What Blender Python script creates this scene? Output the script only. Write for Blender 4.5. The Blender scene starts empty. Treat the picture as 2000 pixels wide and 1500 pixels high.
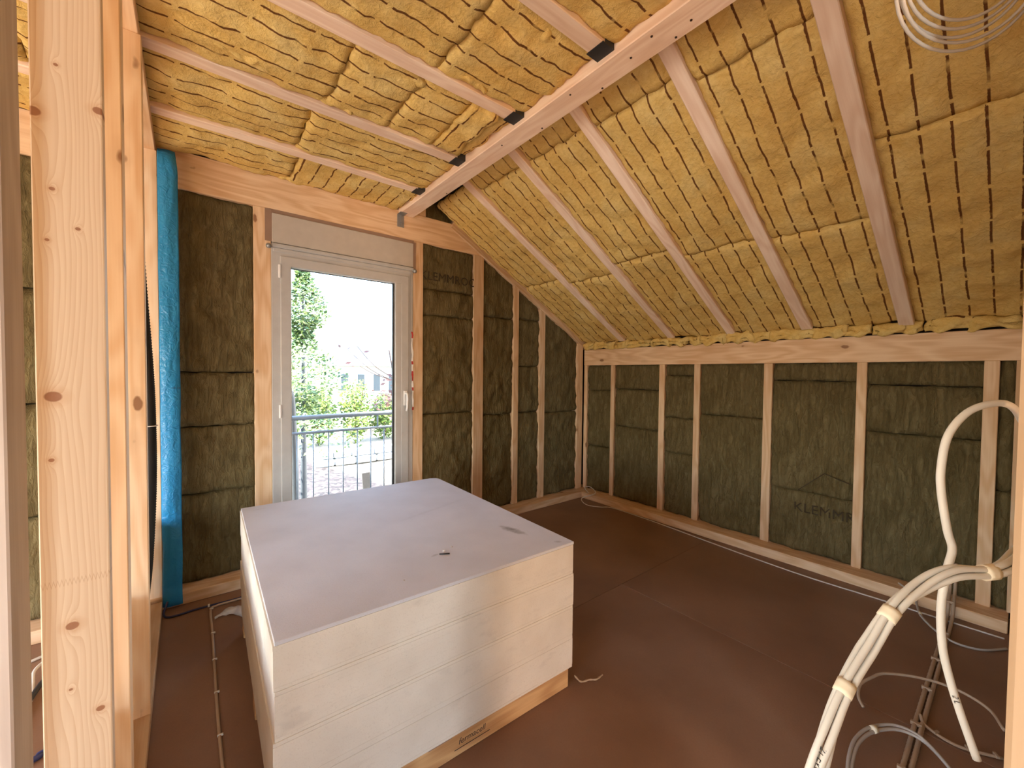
import bpy, bmesh, math, random
from mathutils import Vector, Matrix, noise, Euler

random.seed(7)
sc = bpy.context.scene
C = sc.collection

# ------------------------------------------------------------------ camera
cam_d = bpy.data.cameras.new('camera')
cam = bpy.data.objects.new('camera', cam_d)
C.objects.link(cam)
YAW, PITCH, ROLL = 0.6733, -0.0267, 0.0095
fwd = Vector((math.sin(YAW) * math.cos(PITCH), math.cos(YAW) * math.cos(PITCH), math.sin(PITCH)))
rgt = Vector((math.cos(YAW), -math.sin(YAW), 0))
upv = rgt.cross(fwd)
cr, sr = math.cos(ROLL), math.sin(ROLL)
rg2 = cr * rgt + sr * upv
up2 = -sr * rgt + cr * upv
m3 = Matrix((rg2, up2, -fwd)).transposed()
cam.matrix_world = Matrix.Translation((0, 0, 1.5)) @ m3.to_4x4()
cam_d.sensor_width = 36.0
cam_d.lens = 36.0 * 797.39 / 2000.0
cam_d.clip_start = 0.02
sc.camera = cam

# ------------------------------------------------------------------ light
SKY = 2.4
REAR = 88.0
SIDE = 36.0
LEFT = 82.0
WARM = 85.0
sc.view_settings.view_transform = 'Standard'
sc.view_settings.look = 'None'
sc.view_settings.gamma = 1.0
sc.view_settings.use_curve_mapping = False
sc.view_settings.exposure = 0.05
sc.cycles.diffuse_bounces = 5
sc.cycles.max_bounces = 9
sc.cycles.transparent_max_bounces = 10
sc.cycles.use_adaptive_sampling = True
sc.cycles.adaptive_threshold = 0.06

w = bpy.data.worlds.new('sky')
sc.world = w
w.use_nodes = True
wn = w.node_tree.nodes
wl = w.node_tree.links
for n in list(wn):
    wn.remove(n)
sky = wn.new('ShaderNodeTexSky')
sky.sky_type = 'NISHITA'
sky.sun_disc = False
sky.sun_elevation = math.radians(38)
sky.sun_rotation = math.radians(100)
sky.air_density = 1.0
sky.dust_density = 2.0
sky.ozone_density = 1.0
bg = wn.new('ShaderNodeBackground')
bg.inputs['Strength'].default_value = SKY
wo = wn.new('ShaderNodeOutputWorld')
wl.new(sky.outputs[0], bg.inputs[0])
wl.new(bg.outputs[0], wo.inputs[0])


def area(name, loc, rot, sx, sy, power=0, portal=False, color=(1, 1, 1)):
    l = bpy.data.lights.new(name, 'AREA')
    l.shape = 'RECTANGLE'
    l.size = sx
    l.size_y = sy
    l.energy = power
    l.color = color
    if portal:
        l.cycles.is_portal = True
    o = bpy.data.objects.new(name, l)
    C.objects.link(o)
    o.location = loc
    o.rotation_euler = rot
    return o


# daylight portal of the glazed balcony door (looks towards -y)
area('daylight_balcony_door', (1.0, 3.60, 1.2), (math.radians(-90), 0, 0), 0.95, 2.3, portal=True)
# assumed rear window lamp, lights left posts and stack front (looks towards +y)
area('assumed_rear_window_light', (-0.95, -3.98, 1.55), (math.radians(90), 0, 0), 0.6, 1.5, power=REAR, color=(0.88, 0.95, 1.0))
area('added_warm_fill_rear', (1.27, -3.98, 1.1), (math.radians(90), 0, 0), 0.6, 1.9, power=WARM, color=(1.0, 0.55, 0.23))  # added warm fill in an invented rear door, for stack front and beam
area('added_left_fill', (-3.06, 2.1, 1.1), (math.radians(90), 0, math.radians(-90)), 1.7, 1.45, power=LEFT, color=(1.0, 0.84, 0.64))  # added fill in an unseen opening, brightens ceiling and slope
area('added_side_fill', (-3.06, -0.1, 1.1), (math.radians(90), 0, math.radians(-90)), 1.55, 1.45, power=SIDE, color=(1.0, 0.97, 0.93))  # added fill from the hall side, lifts the roof slope

sun_l = bpy.data.lights.new('sun', 'SUN')
sun_l.energy = 45.0
sun_l.angle = math.radians(0.6)
sun_l.color = (1.0, 0.93, 0.82)
sun = bpy.data.objects.new('sun', sun_l)
C.objects.link(sun)
sun.rotation_euler = Vector((0.75, 0.12, -0.62)).to_track_quat('-Z', 'Y').to_euler()

# ------------------------------------------------------------------ helpers
WM = {}


def tag(o, label=None, cat=None, group=None, kind=None):
    if label:
        o['label'] = label
    if cat:
        o['category'] = cat
    if group:
        o['group'] = group
    if kind:
        o['kind'] = kind
    return o


def put(o, mat4=None, parent=None):
    """link with a world matrix, keeping it under a parent"""
    C.objects.link(o)
    mw = mat4 or Matrix.Identity(4)
    WM[o.name] = mw
    if parent is not None:
        o.parent = parent
        o.matrix_parent_inverse = WM[parent.name].inverted()
    o.matrix_basis = mw
    return o


def empty(name, loc=(0, 0, 0)):
    o = bpy.data.objects.new(name, None)
    o.empty_display_size = 0.05
    put(o, Matrix.Translation(loc))
    return o


def mesh(name, verts, faces, mat, parent=None, mw=None, smooth=False, uvs=None):
    me = bpy.data.meshes.new(name)
    me.from_pydata([tuple(v) for v in verts], [], faces)
    if uvs is not None:
        ul = me.uv_layers.new(name='UVMap')
        dat = [0.0] * (2 * len(me.loops))
        for i, lp in enumerate(me.loops):
            dat[2 * i], dat[2 * i + 1] = uvs[lp.vertex_index]
        ul.data.foreach_set('uv', dat)
    if smooth:
        me.polygons.foreach_set('use_smooth', [True] * len(me.polygons))
    if mat is not None:
        me.materials.append(mat)
    o = bpy.data.objects.new(name, me)
    put(o, mw, parent)
    return o


def box_bm(sx, sy, sz, bevel=0.003, segs=1):
    bm = bmesh.new()
    bmesh.ops.create_cube(bm, size=1.0)
    for v in bm.verts:
        v.co.x *= sx
        v.co.y *= sy
        v.co.z *= sz
    b = min(bevel, 0.3 * min(sx, sy, sz))
    if b > 0:
        bmesh.ops.bevel(bm, geom=bm.edges[:] + bm.verts[:], offset=b, segments=segs, profile=0.5, affect='EDGES')
    return bm


def from_bm(name, bm, mat, parent=None, mw=None, smooth=False):
    me = bpy.data.meshes.new(name)
    bm.normal_update()
    bm.to_mesh(me)
    bm.free()
    if smooth:
        me.polygons.foreach_set('use_smooth', [True] * len(me.polygons))
    if mat is not None:
        me.materials.append(mat)
    o = bpy.data.objects.new(name, me)
    put(o, mw, parent)
    return o


def box(name, x0, x1, y0, y1, z0, z1, mat, parent=None, bevel=0.003):
    bm = box_bm(abs(x1 - x0), abs(y1 - y0), abs(z1 - z0), bevel)
    return from_bm(name, bm, mat, parent, Matrix.Translation(((x0 + x1) / 2, (y0 + y1) / 2, (z0 + z1) / 2)))


def bar(name, p0, p1, wid, hei, mat, parent=None, bevel=0.003, upd=(0, 0, 1)):
    """a timber whose local X runs from p0 to p1"""
    p0, p1 = Vector(p0), Vector(p1)
    d = p1 - p0
    ax = d.normalized()
    ay = Vector(upd).cross(ax)
    ay.normalize()
    az = ax.cross(ay)
    mw = Matrix((ax, ay, az)).transposed().to_4x4()
    mw.translation = (p0 + p1) / 2
    return from_bm(name, box_bm(d.length, wid, hei, bevel), mat, parent, mw)


def catmull(pts, n=6):
    P = [Vector(p) for p in pts]
    if len(P) < 3:
        return P
    Q = [P[0] * 2 - P[1]] + P + [P[-1] * 2 - P[-2]]
    out = []
    for i in range(1, len(Q) - 2):
        a, b, c, d = Q[i - 1], Q[i], Q[i + 1], Q[i + 2]
        for k in range(n):
            t = k / n
            out.append(0.5 * ((2 * b) + (c - a) * t + (2 * a - 5 * b + 4 * c - d) * t * t + (3 * b - a - 3 * c + d) * t ** 3))
    out.append(P[-1])
    return out


def frames(pts):
    T = []
    for i in range(len(pts)):
        a = pts[max(i - 1, 0)]
        b = pts[min(i + 1, len(pts) - 1)]
        T.append((b - a).normalized())
    n = T[0].orthogonal().normalized()
    N = []
    for t in T:
        n = (n - t * n.dot(t)).normalized()
        N.append(n)
    return T, N


def tube(name, pts, r, mat, parent=None, seg=10, n=6, raw=False, rf=None):
    P = [Vector(p) for p in pts] if raw else catmull(pts, n)
    org = P[0].copy() if parent is None else Vector((0, 0, 0))
    T, N = frames(P)
    V, Fc = [], []
    for i, p in enumerate(P):
        b = T[i].cross(N[i])
        rr = r if rf is None else rf(i, r)
        for k in range(seg):
            a = 2 * math.pi * k / seg
            V.append(p + (N[i] * math.cos(a) + b * math.sin(a)) * rr - org)
    for i in range(len(P) - 1):
        for k in range(seg):
            k2 = (k + 1) % seg
            Fc.append((i * seg + k, i * seg + k2, (i + 1) * seg + k2, (i + 1) * seg + k))
    Fc.append(tuple(range(seg - 1, -1, -1)))
    e = (len(P) - 1) * seg
    Fc.append(tuple(e + k for k in range(seg)))
    return mesh(name, V, Fc, mat, parent, Matrix.Translation(org), smooth=True)


def text_mesh(name, body, size, mat, parent, mw, warp=None, shear=0.0):
    cu = bpy.data.curves.new(name, 'FONT')
    cu.body = body
    cu.size = size
    cu.align_x = 'CENTER'
    cu.align_y = 'CENTER'
    cu.shear = shear
    cu.resolution_u = 2
    cu.offset = 0.0
    cu.extrude = 0.0
    to = bpy.data.objects.new(name + '_tmp', cu)
    C.objects.link(to)
    dg = bpy.context.evaluated_depsgraph_get()
    me = bpy.data.meshes.new_from_object(to.evaluated_get(dg))
    C.objects.unlink(to)
    bpy.data.objects.remove(to)
    if warp:
        for v in me.vertices:
            v.co = warp(v.co.copy())
    me.materials.clear()
    me.materials.append(mat)
    me.name = name
    o = bpy.data.objects.new(name, me)
    put(o, mw, parent)
    return o


# ------------------------------------------------------------------ materials
def new_mat(name):
    m = bpy.data.materials.new(name)
    m.use_nodes = True
    nt = m.node_tree
    b = nt.nodes['Principled BSDF']
    return m, nt.nodes, nt.links, b


def nd(N, typ, **kw):
    n = N.new(typ)
    for k, v in kw.items():
        if k.startswith('i_'):
            n.inputs[k[2:].replace('_', ' ')].default_value = v
        else:
            setattr(n, k, v)
    return n


def ramp(N, stops, interp='LINEAR'):
    r = N.new('ShaderNodeValToRGB')
    cr_ = r.color_ramp
    cr_.interpolation = interp
    while len(cr_.elements) < len(stops):
        cr_.elements.new(0.5)
    for e, (p, c) in zip(cr_.elements, stops):
        e.position = p
        e.color = (c[0], c[1], c[2], 1) if len(c) == 3 else c
    return r


def math_n(N, L, op, a, b=None, c=None):
    m = N.new('ShaderNodeMath')
    m.operation = op
    for i, v in enumerate((a, b, c)):
        if v is None:
            continue
        if isinstance(v, (int, float)):
            m.inputs[i].default_value = v
        else:
            L.new(v, m.inputs[i])
    return m.outputs[0]


def mix_c(N, L, fac, a, b):
    m = N.new('ShaderNodeMix')
    m.data_type = 'RGBA'
    for s, v in ((m.inputs[0], fac), (m.inputs[6], a), (m.inputs[7], b)):
        if isinstance(v, (int, float)):
            s.default_value = v
        elif isinstance(v, tuple):
            s.default_value = v if len(v) == 4 else (*v, 1)
        else:
            L.new(v, s)
    return m.outputs[2]


def plain(name, col, rough=0.6, metal=0.0, spec=0.5):
    m, N, L, b = new_mat(name)
    tc = nd(N, 'ShaderNodeTexCoord')
    no = nd(N, 'ShaderNodeTexNoise', i_Scale=14.0, i_Detail=3.0)
    L.new(tc.outputs['Object'], no.inputs['Vector'])
    c = mix_c(N, L, no.outputs[0], tuple(x * 0.86 for x in col), tuple(min(1, x * 1.1) for x in col))
    L.new(c, b.inputs['Base Color'])
    b.inputs['Roughness'].default_value = rough
    b.inputs['Metallic'].default_value = metal
    b.inputs['Specular IOR Level'].default_value = spec
    return m


def wood(name, axis, light=(0.80, 0.60, 0.40), dark=(0.63, 0.40, 0.22), knots=1.0, kscale=1.0):
    """spruce with grain along local axis"""
    m, N, L, b = new_mat(name)
    tc = nd(N, 'ShaderNodeTexCoord')
    oi = nd(N, 'ShaderNodeObjectInfo')
    off = nd(N, 'ShaderNodeVectorMath', operation='SCALE')
    off.inputs[0].default_value = (17.0, 9.0, 13.0)
    L.new(oi.outputs['Random'], off.inputs['Scale'])
    add = nd(N, 'ShaderNodeVectorMath', operation='ADD')
    L.new(tc.outputs['Object'], add.inputs[0])
    L.new(off.outputs[0], add.inputs[1])

    def mapped(sl, sa):
        mp = nd(N, 'ShaderNodeMapping')
        s = [sa, sa, sa]
        s['XYZ'.index(axis)] = sl
        mp.inputs['Scale'].default_value = s
        L.new(add.outputs[0], mp.inputs['Vector'])
        return mp.outputs[0]
    # distorted growth lines
    n0 = nd(N, 'ShaderNodeTexNoise', i_Scale=1.0, i_Detail=2.0)
    L.new(mapped(1.1, 7.0), n0.inputs['Vector'])
    sep = nd(N, 'ShaderNodeMath', operation='MULTIPLY')
    L.new(n0.outputs[0], sep.inputs[0])
    sep.inputs[1].default_value = 46.0
    sn = math_n(N, L, 'SINE', sep.outputs[0])
    sn = math_n(N, L, 'MULTIPLY_ADD', sn, 0.5, 0.5)
    n1 = nd(N, 'ShaderNodeTexNoise', i_Scale=1.0, i_Detail=4.0, i_Roughness=0.6)
    L.new(mapped(2.5, 110.0), n1.inputs['Vector'])
    n2 = nd(N, 'ShaderNodeTexNoise', i_Scale=1.0, i_Detail=2.0)
    L.new(mapped(1.6, 5.0), n2.inputs['Vector'])
    g = math_n(N, L, 'MULTIPLY', sn, 0.35)
    g = math_n(N, L, 'ADD', g, math_n(N, L, 'MULTIPLY', n1.outputs[0], 0.55))
    g = math_n(N, L, 'ADD', g, math_n(N, L, 'MULTIPLY', n2.outputs[0], 0.5))
    rp = ramp(N, [(0.35, light), (0.95, dark)])
    L.new(g, rp.inputs[0])
    # knots
    vo = nd(N, 'ShaderNodeTexVoronoi', feature='F1', i_Scale=1.0)
    wv = nd(N, 'ShaderNodeTexNoise', i_Scale=30.0, i_Detail=1.0)
    L.new(tc.outputs['Object'], wv.inputs['Vector'])
    ad2 = nd(N, 'ShaderNodeVectorMath', operation='MULTIPLY_ADD')
    L.new(wv.outputs['Color'], ad2.inputs[0])
    ad2.inputs[1].default_value = (0.08, 0.08, 0.08)
    L.new(mapped(3.6 * kscale, 7.5 * kscale), ad2.inputs[2])
    L.new(ad2.outputs[0], vo.inputs['Vector'])
    sc_ = nd(N, 'ShaderNodeSeparateColor')
    L.new(vo.outputs['Color'], sc_.inputs[0])
    rad = math_n(N, L, 'MULTIPLY', math_n(N, L, 'SUBTRACT', sc_.outputs[0], 1.0 - 0.55 * knots), 0.22)
    df = math_n(N, L, 'SUBTRACT', rad, vo.outputs['Distance'])
    km = nd(N, 'ShaderNodeMapRange')
    km.inputs['From Min'].default_value = -0.012
    km.inputs['From Max'].default_value = 0.02
    L.new(df, km.inputs['Value'])
    halo = nd(N, 'ShaderNodeMapRange')
    halo.inputs['From Min'].default_value = -0.16
    halo.inputs['From Max'].default_value = 0.0
    L.new(df, halo.inputs['Value'])
    hc = math_n(N, L, 'MULTIPLY', halo.outputs[0], 0.35)
    rpos = math_n(N, L, 'GREATER_THAN', rad, 0.0)
    hc = math_n(N, L, 'MULTIPLY', hc, rpos)
    kk = math_n(N, L, 'MULTIPLY', math_n(N, L, 'MULTIPLY', km.outputs[0], rpos), 0.85)
    c1 = mix_c(N, L, hc, rp.outputs[0], tuple(x * 0.8 for x in dark))
    c2 = mix_c(N, L, kk, c1, (0.23, 0.10, 0.045))
    # each timber a little different
    hs = nd(N, 'ShaderNodeHueSaturation')
    L.new(c2, hs.inputs['Color'])
    vr = math_n(N, L, 'MULTIPLY_ADD', oi.outputs['Random'], 0.22, 0.88)
    L.new(vr, hs.inputs['Value'])
    L.new(hs.outputs[0], b.inputs['Base Color'])
    b.inputs['Roughness'].default_value = 0.62
    b.inputs['Specular IOR Level'].default_value = 0.3
    bp = nd(N, 'ShaderNodeBump', i_Strength=0.15, i_Distance=0.002)
    L.new(n1.outputs[0], bp.inputs['Height'])
    L.new(bp.outputs[0], b.inputs['Normal'])
    return m


WX, WY, WZ = wood('spruce_x', 'X'), wood('spruce_y', 'Y'), wood('spruce_z', 'Z')
WPOST = wood('planed_spruce_z', 'Z', light=(0.86, 0.70, 0.51), dark=(0.72, 0.50, 0.30), knots=1.25)


def post_wood(name, knots_at, zj):
    """broad planed face: flame grain, knots at given (x, z), finger joint at height zj"""
    m, N, L, b = new_mat(name)
    tc = nd(N, 'ShaderNodeTexCoord')
    sp = nd(N, 'ShaderNodeSeparateXYZ')
    L.new(tc.outputs['Object'], sp.inputs[0])
    X, Z = sp.outputs[0], sp.outputs[2]
    mp = nd(N, 'ShaderNodeMapping')
    mp.inputs['Scale'].default_value = (9, 9, 1.3)
    L.new(tc.outputs['Object'], mp.inputs['Vector'])
    n0 = nd(N, 'ShaderNodeTexNoise', i_Scale=1.0, i_Detail=2.0)
    L.new(mp.outputs[0], n0.inputs['Vector'])
    mp2 = nd(N, 'ShaderNodeMapping')
    mp2.inputs['Scale'].default_value = (160, 160, 4)
    L.new(tc.outputs['Object'], mp2.inputs['Vector'])
    n1 = nd(N, 'ShaderNodeTexNoise', i_Scale=1.0, i_Detail=4.0)
    L.new(mp2.outputs[0], n1.inputs['Vector'])
    wv = nd(N, 'ShaderNodeTexNoise', i_Scale=40.0, i_Detail=2.0)
    L.new(tc.outputs['Object'], wv.inputs['Vector'])
    field = math_n(N, L, 'ADD', math_n(N, L, 'MULTIPLY', n0.outputs[0], 10.0), math_n(N, L, 'MULTIPLY', X, 120.0))
    kmask = None
    halo = None
    for (kx, kz, kr) in knots_at:
        dx = math_n(N, L, 'MULTIPLY', math_n(N, L, 'SUBTRACT', X, kx), 1.0 / kr)
        dz = math_n(N, L, 'MULTIPLY', math_n(N, L, 'SUBTRACT', Z, kz), 1.25 / kr)
        d2 = math_n(N, L, 'ADD', math_n(N, L, 'MULTIPLY', dx, dx), math_n(N, L, 'MULTIPLY', dz, dz))
        dzz = math_n(N, L, 'MULTIPLY', dz, 0.35)
        f2 = math_n(N, L, 'ADD', math_n(N, L, 'MULTIPLY', dx, dx), math_n(N, L, 'MULTIPLY', dzz, dzz))
        bend = math_n(N, L, 'MULTIPLY', math_n(N, L, 'DIVIDE', 1.0, math_n(N, L, 'ADD', f2, 1.0)), 3.2)
        field = math_n(N, L, 'ADD', field, bend)
        mr = nd(N, 'ShaderNodeMapRange')
        mr.inputs['From Min'].default_value = 1.15
        mr.inputs['From Max'].default_value = 0.75
        L.new(math_n(N, L, 'ADD', d2, math_n(N, L, 'MULTIPLY_ADD', wv.outputs[0], 0.5, -0.25)), mr.inputs['Value'])
        hr = nd(N, 'ShaderNodeMapRange')
        hr.inputs['From Min'].default_value = 6.0
        hr.inputs['From Max'].default_value = 1.0
        L.new(d2, hr.inputs['Value'])
        kmask = mr.outputs[0] if kmask is None else math_n(N, L, 'MAXIMUM', kmask, mr.outputs[0])
        halo = hr.outputs[0] if halo is None else math_n(N, L, 'MAXIMUM', halo, hr.outputs[0])
    fr = math_n(N, L, 'FRACT', field)
    ring = math_n(N, L, 'POWER', fr, 2.0)
    g = math_n(N, L, 'ADD', math_n(N, L, 'MULTIPLY', ring, 0.34), math_n(N, L, 'MULTIPLY', n1.outputs[0], 0.4))
    rp = ramp(N, [(0.15, (0.75, 0.61, 0.445)), (0.85, (0.57, 0.375, 0.215))])
    L.new(g, rp.inputs[0])
    c = mix_c(N, L, math_n(N, L, 'MULTIPLY', halo, 0.35), rp.outputs[0], (0.56, 0.32, 0.16))
    kc = mix_c(N, L, wv.outputs[0], (0.22, 0.085, 0.04), (0.40, 0.19, 0.10))
    c = mix_c(N, L, math_n(N, L, 'MULTIPLY', kmask, 0.9), c, kc)
    tri = math_n(N, L, 'PINGPONG', math_n(N, L, 'MULTIPLY', X, 1.0), 0.0028)
    jd = math_n(N, L, 'ABSOLUTE', math_n(N, L, 'SUBTRACT', math_n(N, L, 'SUBTRACT', Z, zj), math_n(N, L, 'MULTIPLY', tri, 4.5)))
    jm = math_n(N, L, 'MULTIPLY', math_n(N, L, 'LESS_THAN', jd, 0.0022), 0.35)
    c = mix_c(N, L, jm, c, (0.40, 0.22, 0.10))
    L.new(c, b.inputs['Base Color'])
    b.inputs['Roughness'].default_value = 0.6
    b.inputs['Specular IOR Level'].default_value = 0.3
    return m


# heights are measured from the middle of the stud (1.45 m above the floor)
WIDE = post_wood('broad_spruce_face', [(-0.026, -0.005, 0.0125), (0.044, 0.575, 0.009), (-0.006, -0.47, 0.010), (0.032, -0.66, 0.007), (-0.030, -0.13, 0.0045), (-0.022, 0.40, 0.0045), (-0.014, 0.64, 0.0035), (-0.030, 0.30, 0.0035), (0.012, 0.33, 0.004), (-0.01, -0.60, 0.003), (-0.045, 0.54, 0.011)], -0.385)
WRX = wood('pale_rafter_x', 'X', light=(0.90, 0.74, 0.60), dark=(0.76, 0.56, 0.42), knots=0.8)
WRY = wood('pale_rafter_y', 'Y', light=(0.90, 0.74, 0.60), dark=(0.76, 0.56, 0.42), knots=0.8)
WJAMB = wood('jamb_spruce_z', 'Z', light=(0.46, 0.32, 0.20), dark=(0.37, 0.23, 0.13), knots=0.8)
WGREY = wood('shade_grey_spruce_z', 'Z', light=(0.56, 0.51, 0.47), dark=(0.42, 0.36, 0.32), knots=0.6)  # grey of the shaded side face put into the wood colour
WROUGH = wood('pallet_timber', 'X', light=(0.66, 0.42, 0.20), dark=(0.42, 0.22, 0.09), knots=1.2)


def glass_wool(name):
    """yellow glass wool with printed brown dashes every 10 cm (UV in metres)"""
    m, N, L, b = new_mat(name)
    uv = nd(N, 'ShaderNodeUVMap')
    tc = nd(N, 'ShaderNodeTexCoord')
    wob = nd(N, 'ShaderNodeTexNoise', i_Scale=5.0, i_Detail=2.0)
    L.new(tc.outputs['Object'], wob.inputs['Vector'])
    wf = nd(N, 'ShaderNodeTexNoise', i_Scale=60.0, i_Detail=2.0)
    L.new(tc.outputs['Object'], wf.inputs['Vector'])
    s = nd(N, 'ShaderNodeSeparateXYZ')
    L.new(uv.outputs[0], s.inputs[0])
    u = math_n(N, L, 'ADD', s.outputs[0], math_n(N, L, 'MULTIPLY_ADD', wob.outputs[0], 0.012, -0.006))
    u = math_n(N, L, 'ADD', u, math_n(N, L, 'MULTIPLY_ADD', wf.outputs[0], 0.004, -0.002))
    fu = math_n(N, L, 'FRACT', math_n(N, L, 'DIVIDE', u, 0.1))
    du = math_n(N, L, 'MULTIPLY', math_n(N, L, 'ABSOLUTE', math_n(N, L, 'SUBTRACT', fu, 0.5)), 0.1)
    # dash rows are shifted from line to line
    row = math_n(N, L, 'FLOOR', math_n(N, L, 'DIVIDE', u, 0.1))
    v = math_n(N, L, 'ADD', s.outputs[1], math_n(N, L, 'MULTIPLY', row, 0.013))
    v = math_n(N, L, 'ADD', v, math_n(N, L, 'MULTIPLY_ADD', wf.outputs[0], 0.012, 0.0))
    fv = math_n(N, L, 'FRACT', math_n(N, L, 'DIVIDE', v, 0.22))
    dash = math_n(N, L, 'LESS_THAN', fv, 0.905)
    wdt = math_n(N, L, 'MULTIPLY_ADD', wf.outputs[0], 0.0036, 0.0024)
    ln = nd(N, 'ShaderNodeMapRange')
    ln.inputs['From Min'].default_value = 0.0016
    ln.inputs['From Max'].default_value = -0.0006
    L.new(math_n(N, L, 'SUBTRACT', du, wdt), ln.inputs['Value'])
    wear = nd(N, 'ShaderNodeTexNoise', i_Scale=9.0, i_Detail=3.0)
    L.new(tc.outputs['Object'], wear.inputs['Vector'])
    wr = nd(N, 'ShaderNodeMapRange')
    wr.inputs['From Min'].default_value = 0.30
    wr.inputs['From Max'].default_value = 0.42
    L.new(wear.outputs[0], wr.inputs['Value'])
    mask = math_n(N, L, 'MULTIPLY', math_n(N, L, 'MULTIPLY', ln.outputs[0], dash), wr.outputs[0])
    n1 = nd(N, 'ShaderNodeTexNoise', i_Scale=4.0, i_Detail=5.0, i_Roughness=0.6)
    n2 = nd(N, 'ShaderNodeTexNoise', i_Scale=38.0, i_Detail=6.0, i_Roughness=0.7, i_Distortion=0.6)
    for n in (n1, n2):
        L.new(tc.outputs['Object'], n.inputs['Vector'])
    r1 = ramp(N, [(0.3, (0.70, 0.42, 0.10)), (0.5, (0.76, 0.53, 0.17)), (0.68, (0.80, 0.64, 0.28))])
    L.new(n1.outputs[0], r1.inputs[0])
    r2 = ramp(N, [(0.3, (0.62, 0.40, 0.11)), (0.62, (0.82, 0.63, 0.26))])
    L.new(n2.outputs[0], r2.inputs[0])
    base = mix_c(N, L, 0.4, r1.outputs[0], r2.outputs[0])
    col = mix_c(N, L, math_n(N, L, 'MULTIPLY', mask, 0.93), base, (0.11, 0.026, 0.006))
    L.new(col, b.inputs['Base Color'])
    b.inputs['Roughness'].default_value = 0.95
    b.inputs['Specular IOR Level'].default_value = 0.1
    hgt = math_n(N, L, 'ADD', math_n(N, L, 'MULTIPLY', n2.outputs[0], 0.5), math_n(N, L, 'MULTIPLY', n1.outputs[0], 1.0))
    bp = nd(N, 'ShaderNodeBump', i_Strength=0.8, i_Distance=0.025)
    L.new(hgt, bp.inputs['Height'])
    L.new(bp.outputs[0], b.inputs['Normal'])
    return m


def rock_wool(name):
    m, N, L, b = new_mat(name)
    tc = nd(N, 'ShaderNodeTexCoord')
    mp = nd(N, 'ShaderNodeMapping')
    mp.inputs['Scale'].default_value = (34, 34, 7)
    L.new(tc.outputs['Object'], mp.inputs['Vector'])
    n1 = nd(N, 'ShaderNodeTexNoise', i_Scale=1.0, i_Detail=6.0, i_Roughness=0.65, i_Distortion=0.8)
    L.new(mp.outputs[0], n1.inputs['Vector'])
    n2 = nd(N, 'ShaderNodeTexNoise', i_Scale=3.2, i_Detail=4.0)
    L.new(tc.outputs['Object'], n2.inputs['Vector'])
    mp2 = nd(N, 'ShaderNodeMapping')
    mp2.inputs['Scale'].default_value = (11, 11, 3.6)
    L.new(tc.outputs['Object'], mp2.inputs['Vector'])
    nw = nd(N, 'ShaderNodeTexNoise', i_Scale=3.0, i_Detail=4.0)
    L.new(mp2.outputs[0], nw.inputs['Vector'])
    wmix = nd(N, 'ShaderNodeVectorMath', operation='MULTIPLY_ADD')
    L.new(nw.outputs['Color'], wmix.inputs[0])
    wmix.inputs[1].default_value = (0.9, 0.9, 0.9)
    L.new(mp2.outputs[0], wmix.inputs[2])
    vo = nd(N, 'ShaderNodeTexVoronoi', feature='DISTANCE_TO_EDGE', i_Scale=0.55)
    L.new(wmix.outputs[0], vo.inputs['Vector'])
    crk = nd(N, 'ShaderNodeMapRange')
    crk.inputs['From Min'].default_value = 0.0
    crk.inputs['From Max'].default_value = 0.03
    L.new(vo.outputs['Distance'], crk.inputs['Value'])
    r1 = ramp(N, [(0.25, (0.080, 0.060, 0.024)), (0.5, (0.165, 0.130, 0.058)), (0.78, (0.29, 0.24, 0.125))])
    L.new(n1.outputs[0], r1.inputs[0])
    r2 = ramp(N, [(0.35, (0.10, 0.072, 0.03)), (0.7, (0.21, 0.165, 0.082))])
    L.new(n2.outputs[0], r2.inputs[0])
    c = mix_c(N, L, 0.4, r1.outputs[0], r2.outputs[0])
    cf = math_n(N, L, 'MULTIPLY', math_n(N, L, 'SUBTRACT', 1.0, crk.outputs[0]), math_n(N, L, 'GREATER_THAN', n2.outputs[0], 0.58))
    c = mix_c(N, L, math_n(N, L, 'MULTIPLY', cf, 0.12), c, (0.035, 0.022, 0.008))
    L.new(c, b.inputs['Base Color'])
    b.inputs['Roughness'].default_value = 0.95
    b.inputs['Specular IOR Level'].default_value = 0.1
    h = math_n(N, L, 'ADD', n1.outputs[0], math_n(N, L, 'MULTIPLY', cf, -0.15))
    bp = nd(N, 'ShaderNodeBump', i_Strength=1.0, i_Distance=0.03)
    L.new(h, bp.inputs['Height'])
    L.new(bp.outputs[0], b.inputs['Normal'])
    return m


GW = glass_wool('glass_wool')
RW = rock_wool('rock_wool')


def floor_mat():
    m, N, L, b = new_mat('fibre_floor_board')
    tc = nd(N, 'ShaderNodeTexCoord')
    n1 = nd(N, 'ShaderNodeTexNoise', i_Scale=1.6, i_Detail=4.0)
    n2 = nd(N, 'ShaderNodeTexNoise', i_Scale=160.0, i_Detail=3.0)
    for n in (n1, n2):
        L.new(tc.outputs['Object'], n.inputs['Vector'])
    r1 = ramp(N, [(0.3, (0.19, 0.098, 0.056)), (0.7, (0.30, 0.175, 0.11))])
    L.new(n1.outputs[0], r1.inputs[0])
    c = mix_c(N, L, math_n(N, L, 'MULTIPLY', n2.outputs[0], 0.45), r1.outputs[0], (0.16, 0.08, 0.045))
    L.new(c, b.inputs['Base Color'])
    b.inputs['Roughness'].default_value = 0.5
    b.inputs['Specular IOR Level'].default_value = 0.5
    bp = nd(N, 'ShaderNodeBump', i_Strength=0.12, i_Distance=0.003)
    L.new(n2.outputs[0], bp.inputs['Height'])
    L.new(bp.outputs[0], b.inputs['Normal'])
    return m


FLOOR = floor_mat()


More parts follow.
